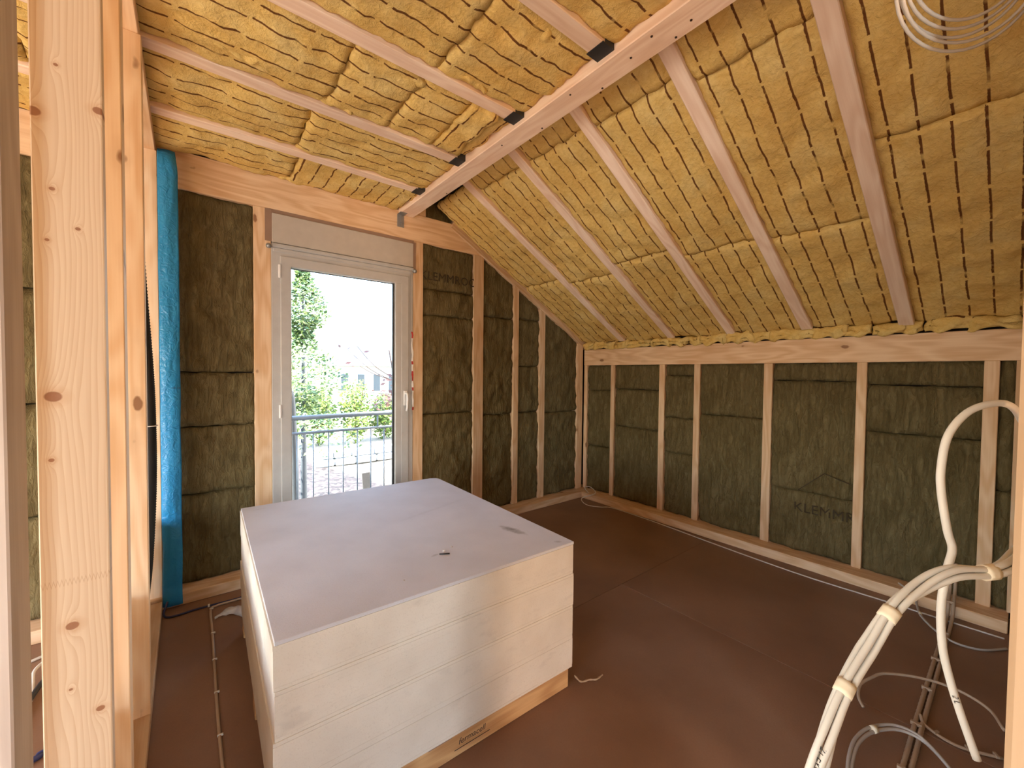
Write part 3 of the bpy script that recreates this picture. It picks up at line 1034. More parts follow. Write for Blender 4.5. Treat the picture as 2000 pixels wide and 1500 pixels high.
def rect_frame(name, x0, x1, z0, z1, t, y0, y1, mat, parent, bevel=0.004, tb=None):
    """four mitred bars in one mesh"""
    tb = t if tb is None else tb
    V = []
    for y in (y0, y1):
        V += [(x0, y, z0), (x1, y, z0), (x1, y, z1), (x0, y, z1), (x0 + t, y, z0 + tb), (x1 - t, y, z0 + tb), (x1 - t, y, z1 - t), (x0 + t, y, z1 - t)]
    Fc = []
    for k_ in range(4):
        n_ = (k_ + 1) % 4
        Fc += [(k_, n_, n_ + 4, k_ + 4), (k_ + 8, k_ + 12, n_ + 12, n_ + 8), (k_, k_ + 8, n_ + 8, n_), (k_ + 4, n_ + 4, n_ + 12, k_ + 12)]
    cen = Vector(((x0 + x1) / 2, (y0 + y1) / 2, (z0 + z1) / 2))
    bm_ = bmesh.new()
    me_ = bpy.data.meshes.new('t')
    me_.from_pydata([tuple(Vector(v) - cen) for v in V], [], Fc)
    bm_.from_mesh(me_)
    bpy.data.meshes.remove(me_)
    bmesh.ops.recalc_face_normals(bm_, faces=bm_.faces)
    bmesh.ops.bevel(bm_, geom=bm_.edges[:], offset=bevel, segments=2, profile=0.5, affect='EDGES')
    return from_bm(name, bm_, mat, parent, Matrix.Translation(cen))


rect_frame('frame', 0.489, 1.593, 0.03, 2.40, 0.062, Y0, Y1, M_PVC, dr)
sash = rect_frame('sash', 0.545, 1.548, 0.085, 2.345, 0.072, Y0 - 0.014, Y1 - 0.012, M_PVC, dr, 0.006)
rect_frame('glazing_bead', 0.609, 1.484, 0.149, 2.281, 0.010, Y0 + 0.0, Y0 + 0.03, M_PVC, sash, 0.002)
rect_frame('gasket', 0.612, 1.481, 0.152, 2.278, 0.010, Y0 + 0.03, Y0 + 0.05, M_GASK, sash, 0.001)
box('sash_stile', 1.424, 1.482, Y0 - 0.013, Y0 + 0.05, 0.155, 2.276, M_PVC, sash, 0.005)
box('gasket', 1.411, 1.4245, Y0 + 0.012, Y0 + 0.036, 0.155, 2.275, M_GASK, sash, 0.001)
box('glass_pane', 0.612, 1.481, Y0 + 0.030, Y0 + 0.034, 0.152, 2.278, M_GLASS, sash, 0)
# handle: rosette and lever pointing down
hd = from_bm('handle', box_bm(0.03, 0.012, 0.13, 0.006, 2), M_WHITE, sash, Matrix.Translation((1.513, Y0 - 0.02, 1.27)))
tube('lever', [(1.513, Y0 - 0.02, 1.31), (1.513, Y0 - 0.055, 1.31), (1.513, Y0 - 0.066, 1.285), (1.513, Y0 - 0.062, 1.2), (1.513, Y0 - 0.05, 1.16)], 0.010, M_WHITE, hd, 8, 4)
for z in (2.23, 1.2, 0.2):
    from_bm('hinge', box_bm(0.016, 0.018, 0.10, 0.005, 2), M_WHITE, dr, Matrix.Translation((0.540, Y0 - 0.012, z)))
# roller shutter box
sb_ = box('shutter_box', 0.494, 1.592, D - 0.012, D + 0.12, 2.435, 2.645, M_BOXG, dr, 0.003)
box('cover_profile', 0.49, 1.594, D - 0.02, D + 0.06, 2.40, 2.43, M_PVC, sb_, 0.006)
box('guide_profile', 0.50, 1.59, D - 0.010, D + 0.06, 2.372, 2.40, M_PVC, sb_, 0.004)
box('sealing_tape', 0.450, 0.494, D - 0.006, D + 0.05, 2.44, 2.67, M_TAPEB, dr, 0.001)
box('sealing_tape', 1.592, 1.618, D - 0.006, D + 0.05, 2.42, 2.66, M_TAPEB, dr, 0.001)
box('sealing_tape', 0.480, 1.60, D - 0.002, D + 0.05, 2.645, 2.674, M_TAPEB, dr, 0.001)
for x, z in ((0.470, 2.40), (1.602, 2.40)):
    bm = bmesh.new()
    bmesh.ops.create_uvsphere(bm, u_segments=10, v_segments=8, radius=0.018)
    from_bm('shutter_bearing_cap', bm, M_STEEL, dr, Matrix.Translation((x, D - 0.022, z)), True)
# shutter cord with red and white barrier tape bits at the right jamb
cd = tube('shutter_cord', [(1.566, D - 0.02, 2.40), (1.572, D - 0.02, 1.9), (1.574, D - 0.018, 1.5), (1.582, D - 0.016, 1.12)], 0.003, M_CABLEG, None, 6, 5)
tag(cd, 'thin cord hanging down the right jamb of the balcony door', 'cord')
V, Fc = [], []
for i in range(25):
    t = i / 24
    z = 1.86 - 0.70 * t
    x = 1.572 + 0.010 * noise.noise(Vector((t * 9, 1, 0))) + 0.012 * t
    wv = 0.007 + 0.005 * noise.noise(Vector((t * 14, 3, 2)))
    ydo = D - 0.024 - 0.012 * abs(noise.noise(Vector((t * 11, 7, 1))))
    V += [(x - wv, ydo, z), (x + wv, ydo + 0.008 * noise.noise(Vector((t * 12, 9, 4))), z)]
for i in range(24):
    Fc.append((2 * i, 2 * i + 1, 2 * i + 3, 2 * i + 2))
bt = mesh('barrier_tape', [Vector(v) - Vector((1.572, D - 0.024, 1.86)) for v in V], Fc, None, None, Matrix.Translation((1.572, D - 0.024, 1.86)))
bt.data.materials.append(M_WHITE)
bt.data.materials.append(M_RED)
for i, p in enumerate(bt.data.polygons):
    p.material_index = 1 if i in (0, 1, 9, 12, 13, 14, 17, 23) else 0
so = bt.modifiers.new('thick', 'SOLIDIFY')
so.thickness = 0.0008
tag(bt, 'crumpled red and white tape stuck beside the door frame', 'tape')

# ================================================================== LEFT PARTITION (open stud wall) AND DOORWAY POSTS
wl_ = box('wall_left', -0.228, -0.13, 1.17, 3.30, 0.0, 0.06, WY, None, 0.003)
tag(wl_, 'open timber stud partition on the left seen almost edge on', 'wall', kind='structure')
box('top_plate', -0.228, -0.137, 1.17, D, 2.84, 2.90, WY, wl_, 0.003)
for a, b_ in ((1.188, 1.226), (1.524, 1.592), (2.241, 2.305), (3.345, 3.41)):
    box('stud', -0.228, -0.13, a, b_, 0.06, 2.84, WIDE if a < 1.3 else WPOST, wl_, 0.002)
# low board added on the unseen side, keeps left light off the stack
box('sheathing', -0.243, -0.229, 1.23, 3.30, 0.0, 0.58, M_OSB, wl_, 0)
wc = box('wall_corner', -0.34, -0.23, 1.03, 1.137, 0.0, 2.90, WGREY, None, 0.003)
tag(wc, 'timber post at the far left beside the wide stud, its shaded grey painted in', 'post', kind='structure')
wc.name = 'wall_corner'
# wall with the doorway the view is taken from
wf_ = box('wall_front', 1.62, R + 0.1, -0.10, -0.004, 0.0, 2.95, M_OSB, None, 0)
box('sheathing', 0.54, 1.06, -0.10, -0.004, 0.0, 2.95, M_OSB, wf_, 0)
box('added_lintel', 1.06, 1.62, -0.10, -0.004, 2.66, 2.87, WX, wf_, 0.003)  # opening below is added to let the warm rear fill through
tag(wf_, 'near wall beside the doorway with its bright jamb post at the right edge', 'wall', kind='structure')
box('jamb_post', 0.42, 0.54, -0.10, 0.0015, 0.0, 2.9, WJAMB, wf_, 0.003)

# rear part of the storey (behind the viewer)
wrr = box('wall_rear', XL, -1.35, YB - 0.12, YB, 0, 3.2, M_OSB, None, 0)
tag(wrr, 'rear wall behind the viewer with an assumed window and an added door opening', 'wall', kind='structure')
box('panel', -0.55, 0.90, YB - 0.12, YB, 0, 3.2, M_OSB, wrr, 0)
box('panel', 1.64, R + 0.2, YB - 0.12, YB, 0, 3.2, M_OSB, wrr, 0)
box('panel', 0.90, 1.64, YB - 0.12, YB, 2.12, 3.2, M_OSB, wrr, 0)  # door opening underneath added for the warm fill lamp
box('panel', -1.35, -0.55, YB - 0.12, YB, 0, 0.75, M_OSB, wrr, 0)  # opening above is an assumed window, made for the rear lamp
box('panel', -1.35, -0.55, YB - 0.12, YB, 2.35, 3.2, M_OSB, wrr, 0)
wsl = box('wall_side', XL - 0.12, XL, YB - 0.1, -0.9, 0, 3.2, M_OSB, None, 0)
tag(wsl, 'outer side wall of the next room with added window openings', 'wall', kind='structure')
box('panel', XL - 0.12, XL, 0.7, 1.2, 0, 3.2, M_OSB, wsl, 0)
box('panel', XL - 0.12, XL, 3.0, D + 0.2, 0, 3.2, M_OSB, wsl, 0)
for (ya, yb, za, zb_) in ((-0.9, 0.7, 0.35, 1.85), (1.2, 3.0, 0.35, 1.85)):  # both openings are added, for the side and left fill lamps
    box('panel', XL - 0.12, XL, ya, yb, 0, za, M_OSB, wsl, 0)
    box('panel', XL - 0.12, XL, ya, yb, zb_, 3.2, M_OSB, wsl, 0)

# ------------------------------------------------------------------ black corrugated pipe in the partition
pp = catmull([(-0.205, 2.70, 2.75), (-0.195, 2.72, 2.4), (-0.175, 2.75, 1.9), (-0.155, 2.76, 1.5), (-0.148, 2.76, 1.2), (-0.150, 2.76, 0.9), (-0.165, 2.74, 0.55), (-0.185, 2.72, 0.30), (-0.19, 2.70, 0.065)], 55)
pipe = tube('corrugated_pipe', pp, 0.026, M_BLACK, None, 12, raw=True, rf=lambda i, r: r + (0.0018 if i % 2 else -0.0012))
tag(pipe, 'black corrugated conduit standing in the open partition', 'conduit')
tube('cable_tie', [(-0.148 + 0.030 * math.cos(a * math.pi / 8), 2.76 + 0.030 * math.sin(a * math.pi / 8), 1.215) for a in range(17)], 0.003, M_WHITE, pipe, 6, 2)

# ------------------------------------------------------------------ blue vapour film
V, Fc = [], []
NU, NZ = 12, 90
for j in range(NZ + 1):
    z = 0.02 + (2.86 - 0.02) * j / NZ
    for i in range(NU + 1):
        u = i / NU
        x = -0.128 + 0.098 * u
        if z > 2.72:
            x -= 0.11 * (z - 2.72) * u
        y = 3.300 - 0.012 * math.sin(u * math.pi) + 0.006 * fb((u * 0.4, z * 0.5, 0), 3.0, 3.0) + 0.010 * (1 - u)
        y += 0.004 * noise.noise(Vector((u * 3, z * 11, 4)))
        if z > 2.78:
            y += (z - 2.78) * 0.6
        if z < 0.1:
            y -= 0.01
        x += 0.003 * noise.noise(Vector((z * 4, u, 9)))
        V.append((x + 0.08, y - 3.3, z))
for j in range(NZ):
    for i in range(NU):
        a = j * (NU + 1) + i
        Fc.append((a, a + 1, a + NU + 2, a + NU + 1))
film = mesh('vapour_barrier_film', V, Fc, M_FILM, None, Matrix.Translation((-0.08, 3.3, 0)), smooth=True)
so = film.modifiers.new('thick', 'SOLIDIFY')
so.thickness = 0.0006
tag(film, 'strip of shiny blue vapour barrier film hanging beside the left partition', 'film')
text_mesh('printed_mark', 'CE D', 0.018, M_INK, film, Matrix.Translation((-0.052, 3.283, 1.387)) @ Matrix.Rotation(math.radians(90), 4, 'X'))

# ================================================================== BOARD STACK ON PALLET
SX, SY, SANG = 0.1907, 1.3522, -0.0312
BL, BW = 1.2395, 1.4553
Z0, Z1 = 0.0977, 0.702
ca, sa_ = math.cos(SANG), math.sin(SANG)
SM = Matrix.Translation((SX, SY, 0)) @ Matrix.Rotation(SANG, 4, 'Z')     # stack frame: x along the front edge, y to the back
NB = 48
TB = (Z1 - Z0) / NB
marks = [(1.085, 0.285, 0.115, 0.034, -1.35, 0.9), (1.175, 0.045, 0.028, 0.016, -0.6, 0.6), (0.64, 0.25, 0.03, 0.012, 0.3, 0.5), (0.52, 1.63 - 0.2, 0.09, 0.012, 0.1, 0.25), (0.9, 0.8, 0.4, 0.02, 0.3, 0.10), (0.08, 1.38, 0.05, 0.01, 0.2, 0.3)]
M_BOARD = board_mat('gypsum_fibre_board')
# marks are given in stack coordinates, shift into board-centred ones
M_TOP = board_mat('gypsum_fibre_board_top', [(a - BL / 2, b - BW / 2, c, d, e, f) for (a, b, c, d, e, f) in marks], True)
bun = ['uppermost', 'second', 'third', 'lowest']
boff = [(0.0, 0.0), (0.003, -0.002), (-0.002, -0.004), (0.002, -0.001)]


def board_mesh(name, cutc, bev):
    """flat board, optionally with its far right corner broken off"""
    x1, y1, t = BL / 2, BW / 2, TB / 2
    P = [(-x1, -y1), (x1, -y1), (x1, y1), (-x1, y1)]
    if cutc:
        P = [(-x1, -y1), (x1, -y1), (x1, y1 - 0.045), (x1 - 0.012, y1 - 0.02), (x1 - 0.05, y1), (-x1, y1)]
    bm_ = bmesh.new()
    vs = [bm_.verts.new((p[0], p[1], t)) for p in P]
    f = bm_.faces.new(vs)
    ex = bmesh.ops.extrude_face_region(bm_, geom=[f])
    for g_ in ex['geom']:
        if isinstance(g_, bmesh.types.BMVert):
            g_.co.z -= 2 * t
    bmesh.ops.recalc_face_normals(bm_, faces=bm_.faces)
    bmesh.ops.bevel(bm_, geom=bm_.edges[:], offset=bev, segments=1, affect='EDGES')
    me_ = bpy.data.meshes.new(name)
    bm_.to_mesh(me_)
    bm_.free()
    return me_


me_board = board_mesh('gypsum_board', False, 0.00005)
me_edge = board_mesh('gypsum_board_edge', False, 0.0011)
me_top = board_mesh('gypsum_board_top', True, 0.0012)
me_board.materials.append(M_BOARD)
me_edge.materials.append(M_BOARD)
me_top.materials.append(M_TOP)
rb = random.Random(3)
for k in range(NB):
    fromtop = NB - 1 - k
    bi = fromtop // 12
    me_ = me_top if fromtop == 0 else (me_edge if fromtop % 12 in (0, 11) else me_board)
    o = bpy.data.objects.new('gypsum_board', me_)
    jx = boff[bi][0] + rb.uniform(-0.0001, 0.0001)
    jy = boff[bi][1] + rb.uniform(-0.0001, 0.0001)
    if fromtop == 0:
        jx, jy = 0.004, 0.0
    if fromtop == 1:
        jx, jy = -0.001, -0.001
    put(o, SM @ Matrix.Translation((BL / 2 + jx, BW / 2 + jy, Z0 + TB * (k + 0.5))))
    if fromtop == 0:
        tag(o, 'topmost gypsum fibre board of the stack, smudged and with one broken corner', 'board', 'gypsum boards stacked on the pallet')
    else:
        tag(o, 'gypsum fibre board in the %s of the four bundles on the pallet' % bun[bi], 'board', 'gypsum boards stacked on the pallet')

pal = empty('pallet', (SX + 0.62, SY + 0.7, 0))
tag(pal, 'rough timber pallet carrying the stack of gypsum boards', 'pallet')
for yb_ in (0.008, 0.66, 1.33):
    mw = SM @ Matrix.Translation((BL / 2 - 0.004, yb_ + 0.045, Z0 / 2))
    br = from_bm('bearer', box_bm(BL - 0.016, 0.09, Z0 - 0.0005, 0.004), WROUGH, pal, mw)
    if yb_ < 0.1:
        text_mesh('stamp', 'fermacell', 0.034, M_INK, br, SM @ Matrix.Translation((0.69, 0.0072, 0.055)) @ Matrix.Rotation(math.radians(90), 4, 'X'), shear=0.2)
        bar('stamp', SM @ Vector((0.61, 0.0068, 0.030)), SM @ Vector((0.775, 0.0068, 0.030)), 0.0008, 0.002, M_INK, br, 0)
        for (xa, xb, hh) in ((0.50, 0.60, 0.010), (0.63, 0.71, 0.007), (0.86, 0.95, 0.006)):
            bar('broken_chip', SM @ Vector((xa, 0.0075, Z0 - hh / 2 - 0.001)), SM @ Vector((xb, 0.0075, Z0 - hh / 2 - 0.001)), 0.003, hh, M_TAPEB, br, 0.001)
for xb in (0.03, 0.57, 1.10):
    from_bm('cross_board', box_bm(0.10, 0.56, 0.02, 0.003), WY, pal, SM @ Matrix.Translation((xb + 0.05, 0.38, 0.0105)))
    from_bm('cross_board', box_bm(0.10, 0.57, 0.02, 0.003), WY, pal, SM @ Matrix.Translation((xb + 0.05, 1.04, 0.0105)))

# crumbs and a screw lying on the top board
scw = tube('screw', [SM @ Vector((0.660, 0.243, Z1 + 0.0035)), SM @ Vector((0.70, 0.222, Z1 + 0.0035))], 0.0032, M_GASK, None, 8, 1)
tag(scw, 'small dark screw lying on the top gypsum board', 'screw')
for q, (x, y, s) in enumerate(((0.692, 0.262, 0.006), (0.742, 0.282, 0.004), (0.45, 0.12, 0.0035))):
    bm = bmesh.new()
    bmesh.ops.create_icosphere(bm, subdivisions=2, radius=s)
    for v in bm.verts:
        v.co *= 1 + 0.35 * noise.noise(v.co * 300 + Vector((q, 0, 0)))
        v.co.z *= 0.6
    c_ = from_bm('plaster_crumb', bm, M_WHITE if q == 0 else M_CABLEG, None, SM @ Matrix.Translation((x, y, Z1 + s * 0.5)))
    tag(c_, ['white crumb lying next to the screw on the top board', 'small grey crumb to the right of the screw on the top board', 'tiny grey crumb near the front left of the top board'][q], 'crumb', 'crumbs on the top board')

# ================================================================== CABLES
def clips(pts, parent, step, r, mat):
    """small nail clips along a floor cable"""
    P = catmull(pts, 8)
    acc = 0.0
    for a, b_ in zip(P[:-1], P[1:]):
        acc += (b_ - a).length
        if acc > step:
            acc = 0
            d = (b_ - a).normalized()
            s = Vector((-d.y, d.x, 0))
            bar('nail_clip', b_ - s * r * 1.5 + Vector((0, 0, r * 0.6)), b_ + s * r * 2.6 + Vector((0, 0, r * 0.6)), r * 1.6, r * 1.6, mat, parent, 0.0008)


# pale cable on the left of the stack
pts = [(0.62, 3.18, 0.008), (0.40, 3.16, 0.008), (0.22, 3.158, 0.008), (0.135, 3.155, 0.008), (0.104, 3.11, 0.008), (0.102, 2.83, 0.007), (0.096, 2.417, 0.007), (0.093, 2.189, 0.007), (0.092, 1.94, 0.007), (0.094, 1.6, 0.007), (0.09, 1.2, 0.007)]
c1 = tube('floor_cable', pts, 0.0065, M_CABLED, None, 8, 6)
tag(c1, 'dusty beige cable clipped to the floor left of the board stack', 'cable')
clips(pts, c1, 0.26, 0.005, M_CABLE)
pts = [(0.62, 3.205, 0.007), (0.286, 3.175, 0.007), (0.05, 3.185, 0.007), (-0.06, 3.175, 0.007), (-0.11, 3.19, 0.008), (-0.122, 3.22, 0.02), (-0.112, 3.25, 0.045), (-0.105, 3.275, 0.06)]
c2 = tube('blue_cable', pts, 0.006, M_CABLEB, None, 8, 6)
tag(c2, 'dark blue cable running along the foot of the gable wall', 'cable')
clips(pts, c2, 0.5, 0.006, M_WHITE)

# cable along the knee wall
pts = [(3.70, 3.17, 0.09), (3.715, 3.24, 0.14), (3.76, 3.20, 0.15), (3.74, 3.10, 0.10), (3.64, 3.22, 0.03), (3.56, 3.08, 0.006), (3.62, 2.93, 0.006), (3.70, 2.85, 0.006), (3.71, 2.6, 0.005), (3.69, 2.18, 0.005), (3.64, 1.649, 0.005), (3.60, 1.01, 0.005), (3.625, 0.561, 0.005), (3.63, 0.40, 0.005), (3.65, 0.03, 0.005)]
c3 = tube('floor_cable', pts, 0.0045, M_CABLE, None, 8, 6)
tag(c3, 'thin pale cable lying straight along the foot of the knee wall', 'cable')
# twin conduit on the floor at right
for q, dx in enumerate((0.0, 0.022)):
    pts = [(3.87, 0.262 - dx, 0.30), (3.845, 0.262 - dx, 0.14), (3.72, 0.258 - dx, 0.09), (3.66, 0.257 - dx, 0.03), (3.5, 0.256 - dx, 0.010), (3.28, 0.255 - dx, 0.009), (2.85, 0.254 - dx, 0.009), (2.47, 0.253 - dx, 0.009), (2.2, 0.25 - dx, 0.009), (1.8, 0.25 - dx, 0.009)]
    c4 = tube('floor_conduit', catmull(pts, 24), 0.0085, M_CABLED, None, 8, raw=True, rf=lambda i, r: r + (0.0006 if i % 2 else -0.0006))
    tag(c4, ['left one of the two parallel dusty brown conduits across the floor at right', 'right one of the two parallel dusty brown conduits across the floor at right'][q], 'conduit', 'conduits across the floor at right')
    if q == 0:
        clips(pts, c4, 0.30, 0.009, M_CABLED)
pts = [(2.50, 0.245, 0.022), (2.455, 0.22, 0.010), (2.43, 0.128, 0.007), (2.49, 0.012, 0.007)]
c5 = tube('floor_cable', pts, 0.006, M_CABLED, None, 8, 8)
tag(c5, 'short brown cable branching off the floor conduit towards the near wall', 'cable')
clips(pts, c5, 0.08, 0.006, M_CABLED)
pts = [(2.36, 0.41, 0.018), (2.40, 0.435, 0.03), (2.475, 0.443, 0.045), (2.56, 0.42, 0.052), (2.65, 0.381, 0.055), (2.74, 0.267, 0.058), (2.765, 0.153, 0.060), (2.71, 0.058, 0.062), (2.60, 0.012, 0.06)]
c6 = tube('looped_cable', pts, 0.0062, M_CABLED, None, 8, 8)
tag(c6, 'brown cable curling up in a hook on the floor behind the taped bundle', 'cable')
pts2 = [(1.80, 0.35, 0.012), (1.88, 0.36, 0.04), (1.955, 0.371, 0.052), (2.06, 0.374, 0.058), (2.17, 0.350, 0.06), (2.265, 0.29, 0.06), (2.283, 0.217, 0.055), (2.21, 0.14, 0.05), (2.10, 0.06, 0.04)]
lp = empty('looped_cable_pair', (1.8, 0.35, 0))
tag(lp, 'pair of grey cables taped together in a low loop at the bottom right', 'cable')
for q in (-1, 1):
    tube('cable', [Vector(p) + Vector((0.004 * q, 0.006 * q, 0.003 * q)) for p in pts2], 0.0062, M_CABLEG, lp, 8, 8)
tube('tape', [Vector((2.172, 0.349, 0.06)), Vector((2.19, 0.340, 0.06))], 0.0145, M_TAPE, lp, 10, 1)
pts = [(3.80, 0.50, 0.09), (3.775, 0.42, 0.05), (3.66, 0.39, 0.03), (3.53, 0.355, 0.024), (3.40, 0.27, 0.016), (3.36, 0.19, 0.010), (3.40, 0.10, 0.008), (3.52, 0.02, 0.008)]
c7 = tube('looped_cable', pts, 0.0062, M_CABLEG, None, 8, 8)
tag(c7, 'grey cable arcing over the floor at the foot of the knee wall, right', 'cable')
tube('tape', [Vector((3.58, 0.369, 0.0255)), Vector((3.55, 0.361, 0.0245))], 0.0085, M_TAPE, c7, 8, 1)

# single thick cable hanging in front of the jamb post
pts = [(1.30, -0.02, 1.36), (1.18, -0.001, 1.42), (1.084, 0.012, 1.452), (1.050, 0.031, 1.457), (1.017, 0.057, 1.442), (0.991, 0.076, 1.404), (0.981, 0.082, 1.352), (0.981, 0.081, 1.310), (0.988, 0.073, 1.246), (0.995, 0.067, 1.214), (0.988, 0.071, 1.182), (0.980, 0.076, 1.122), (0.980, 0.073, 1.054), (0.990, 0.063, 0.994), (0.989, 0.050, 0.947), (0.993, 0.031, 0.883)]
sg = tube('hanging_cable', pts, 0.0056, M_CABLE, None, 12, 6)
tag(sg, 'single thick pale cable bending over and hanging down with a cut end', 'cable')
# cable bundle
pts = [(1.25, -0.02, 1.19), (1.08, -0.004, 1.21), (0.957, 0.008, 1.219), (0.919, 0.025, 1.214), (0.877, 0.058, 1.213), (0.842, 0.086, 1.193), (0.796, 0.109, 1.164), (0.756, 0.126, 1.119), (0.702, 0.142, 1.072), (0.658, 0.150, 1.022), (0.632, 0.156, 0.978), (0.60, 0.162, 0.92), (0.56, 0.165, 0.82)]
cb = empty('cable_bundle', (0.6, 0.16, 0.8))
tag(cb, 'bundle of thick pale cables taped together and bending down at the right', 'cable bundle')
P = catmull(pts, 6)
T, Nn_ = frames(P)
offs = [(0.0045, 0.0045), (-0.0045, 0.0045), (0.0045, -0.0045), (-0.0045, -0.0045)]
tapes = [(0.917, 0.027, 1.214), (0.790, 0.111, 1.158), (0.700, 0.1425, 1.070)]
for q, (ou, ov) in enumerate(offs):
    pl = []
    for i, p in enumerate(P):
        nt = min((p - Vector(t)).length for t in tapes)
        sp = 0.98 + min(1.0, nt / 0.07) * (0.10 + 0.09 * q)
        tw = 0.5 + 0.9 * math.sin(i * 0.11)
        bb = T[i].cross(Nn_[i])
        u_, v_ = ou * math.cos(tw) - ov * math.sin(tw), ou * math.sin(tw) + ov * math.cos(tw)
        pl.append(p + Nn_[i] * u_ * sp + bb * v_ * sp)
    tube('cable', pl, 0.0044, M_CABLE, cb, 10, raw=True)
for t in tapes:
    i = min(range(len(P)), key=lambda k_: (P[k_] - Vector(t)).length)
    d = T[i]
    tube('tape', [P[i] - d * 0.009, P[i] - d * 0.003, P[i] + d * 0.003, P[i] + d * 0.009], 0.0112, M_TAPE, cb, 12, raw=True)


def scribble(body, pts3, size, parent, r, face):
    """handwriting wrapped round a cable: along pts3[0]->pts3[1]"""
    a, b_ = Vector(pts3[0]), Vector(pts3[1])
    ax = (b_ - a).normalized()
    az = (Vector(face) - ax * Vector(face).dot(ax)).normalized()
    ay = az.cross(ax)
    mw = Matrix((ax, ay, az)).transposed().to_4x4()
    mw.translation = (a + b_) / 2

    def warp(c):
        th = c.y / r
        return Vector((c.x, (r + 0.0006) * math.sin(th), (r + 0.0006) * math.cos(th)))
    return text_mesh('handwriting', body, size, M_INK, parent, mw, warp, 0.25)


camdir = Vector((0, 0, 1.5))
ia = min(range(len(P)), key=lambda k_: (P[k_] - Vector((0.662, 0.149, 1.028))).length)
ib = min(range(len(P)), key=lambda k_: (P[k_] - Vector((0.615, 0.159, 0.947))).length)
scribble('21 EW 12 UV', (P[ia], P[ib]), 0.0105, cb, 0.0115, camdir - P[ia] + Vector((0.25, 0.0, 0.15)))
scribble('2 L', ((0.9885, 0.0635, 0.995), (0.989, 0.050, 0.947)), 0.010, sg, 0.006, camdir - Vector((0.989, 0.06, 0.97)))

# coil of cable hung up by the near wall
cl = empty('cable_coil', (1.68, 0.10, 2.45))
tag(cl, 'coil of pale cable hanging high at the top right corner', 'cable coil')
for q in range(5):
    rr = 0.20 + 0.011 * q
    cx, cy, cz = 1.725 + 0.008 * q, 0.115 + 0.006 * (q % 3), 2.68 - 0.008 * q
    ex = Vector((math.cos(-0.55), math.sin(-0.55), 0.0))
    ey = Vector((-0.25, -0.35, 0.9)).normalized()
    pl = [Vector((cx, cy, cz)) + ex * rr * 0.95 * math.cos(a * math.pi / 20) + ey * rr * 0.72 * math.sin(a * math.pi / 20) for a in range(41)]
    tube('cable', pl, 0.0045, M_CABLE, cl, 8, raw=True)

# scrap of clear film on the floor behind the stack corner
V, Fc = [], []
for j in range(13):
    for i in range(9):
        u, v = i / 8, j / 12
        x = 0.12 + 0.17 * v + 0.02 * math.sin(v * 3)
        y = 3.00 + 0.05 * math.sin(v * 3.1) - 0.14 * v * v + (u - 0.5) * (0.02 + 0.16 * v)
        z = 0.004 + 0.05 * v * math.sin(u * math.pi) + 0.018 * abs(noise.noise(Vector((u * 4, v * 4, 2))))
        V.append((x - 0.2, y - 2.97, z))
for j in range(12):
    for i in range(8):
        a = j * 9 + i
        Fc.append((a, a + 1, a + 10, a + 9))
ps = mesh('plastic_scrap', V, Fc, M_CLEAR, None, Matrix.Translation((0.2, 2.97, 0)), smooth=True)
so = ps.modifiers.new('thick', 'SOLIDIFY')
so.thickness = 0.0008
tag(ps, 'crumpled scrap of thin clear plastic film on the floor behind the stack', 'plastic scrap')
# wool wisp beside the pallet corner
ws = tube('wool_wisp', [(1.435, 1.30, 0.06), (1.47, 1.29, 0.02), (1.52, 1.28, 0.012), (1.55, 1.262, 0.010), (1.60, 1.265, 0.008)], 0.005, M_CABLED, None, 6, 5, rf=lambda i, r: r * (0.5 + 0.5 * abs(math.sin(i))))
tag(ws, 'wisp of wool lying at the right front corner of the pallet', 'wool wisp')
# cables in the neighbouring room
for q, (pts, mt_, lb) in enumerate((
        ([(-0.75, 3.10, 0.008), (-0.64, 3.116, 0.008), (-0.55, 3.15, 0.008), (-0.30, 3.17, 0.008)], M_CABLE, 'pale cable on the floor of the next room along its far wall'),
        ([(-0.56, 3.0, 0.05), (-0.585, 2.93, 0.045), (-0.575, 2.85, 0.02), (-0.56, 2.743, 0.008), (-0.57, 2.6, 0.008)], M_CABLE, 'pale cable hooking over the dark pipe in the next room'),
        ([(-0.52, 2.95, 0.02), (-0.55, 2.85, 0.014), (-0.565, 2.72, 0.012), (-0.58, 2.5, 0.012)], M_GASK, 'dark pipe on the floor of the next room'),
        ([(-0.70, 2.22, 0.012), (-0.469, 2.311, 0.012), (-0.447, 2.334, 0.012), (-0.25, 2.40, 0.012)], M_CABLEB, 'blue pipe on the floor seen low between the two left posts'))):
    t = tube('floor_pipe' if q > 1 else 'floor_cable', pts, 0.007 if q < 2 else 0.011, mt_, None, 8, 6)
    tag(t, lb, 'cable' if q < 2 else 'pipe')

# ================================================================== OUTSIDE
gz = -1.75
gm = leaf_mat('x', (0, 0, 0), (1, 1, 1))
bpy.data.materials.remove(gm)


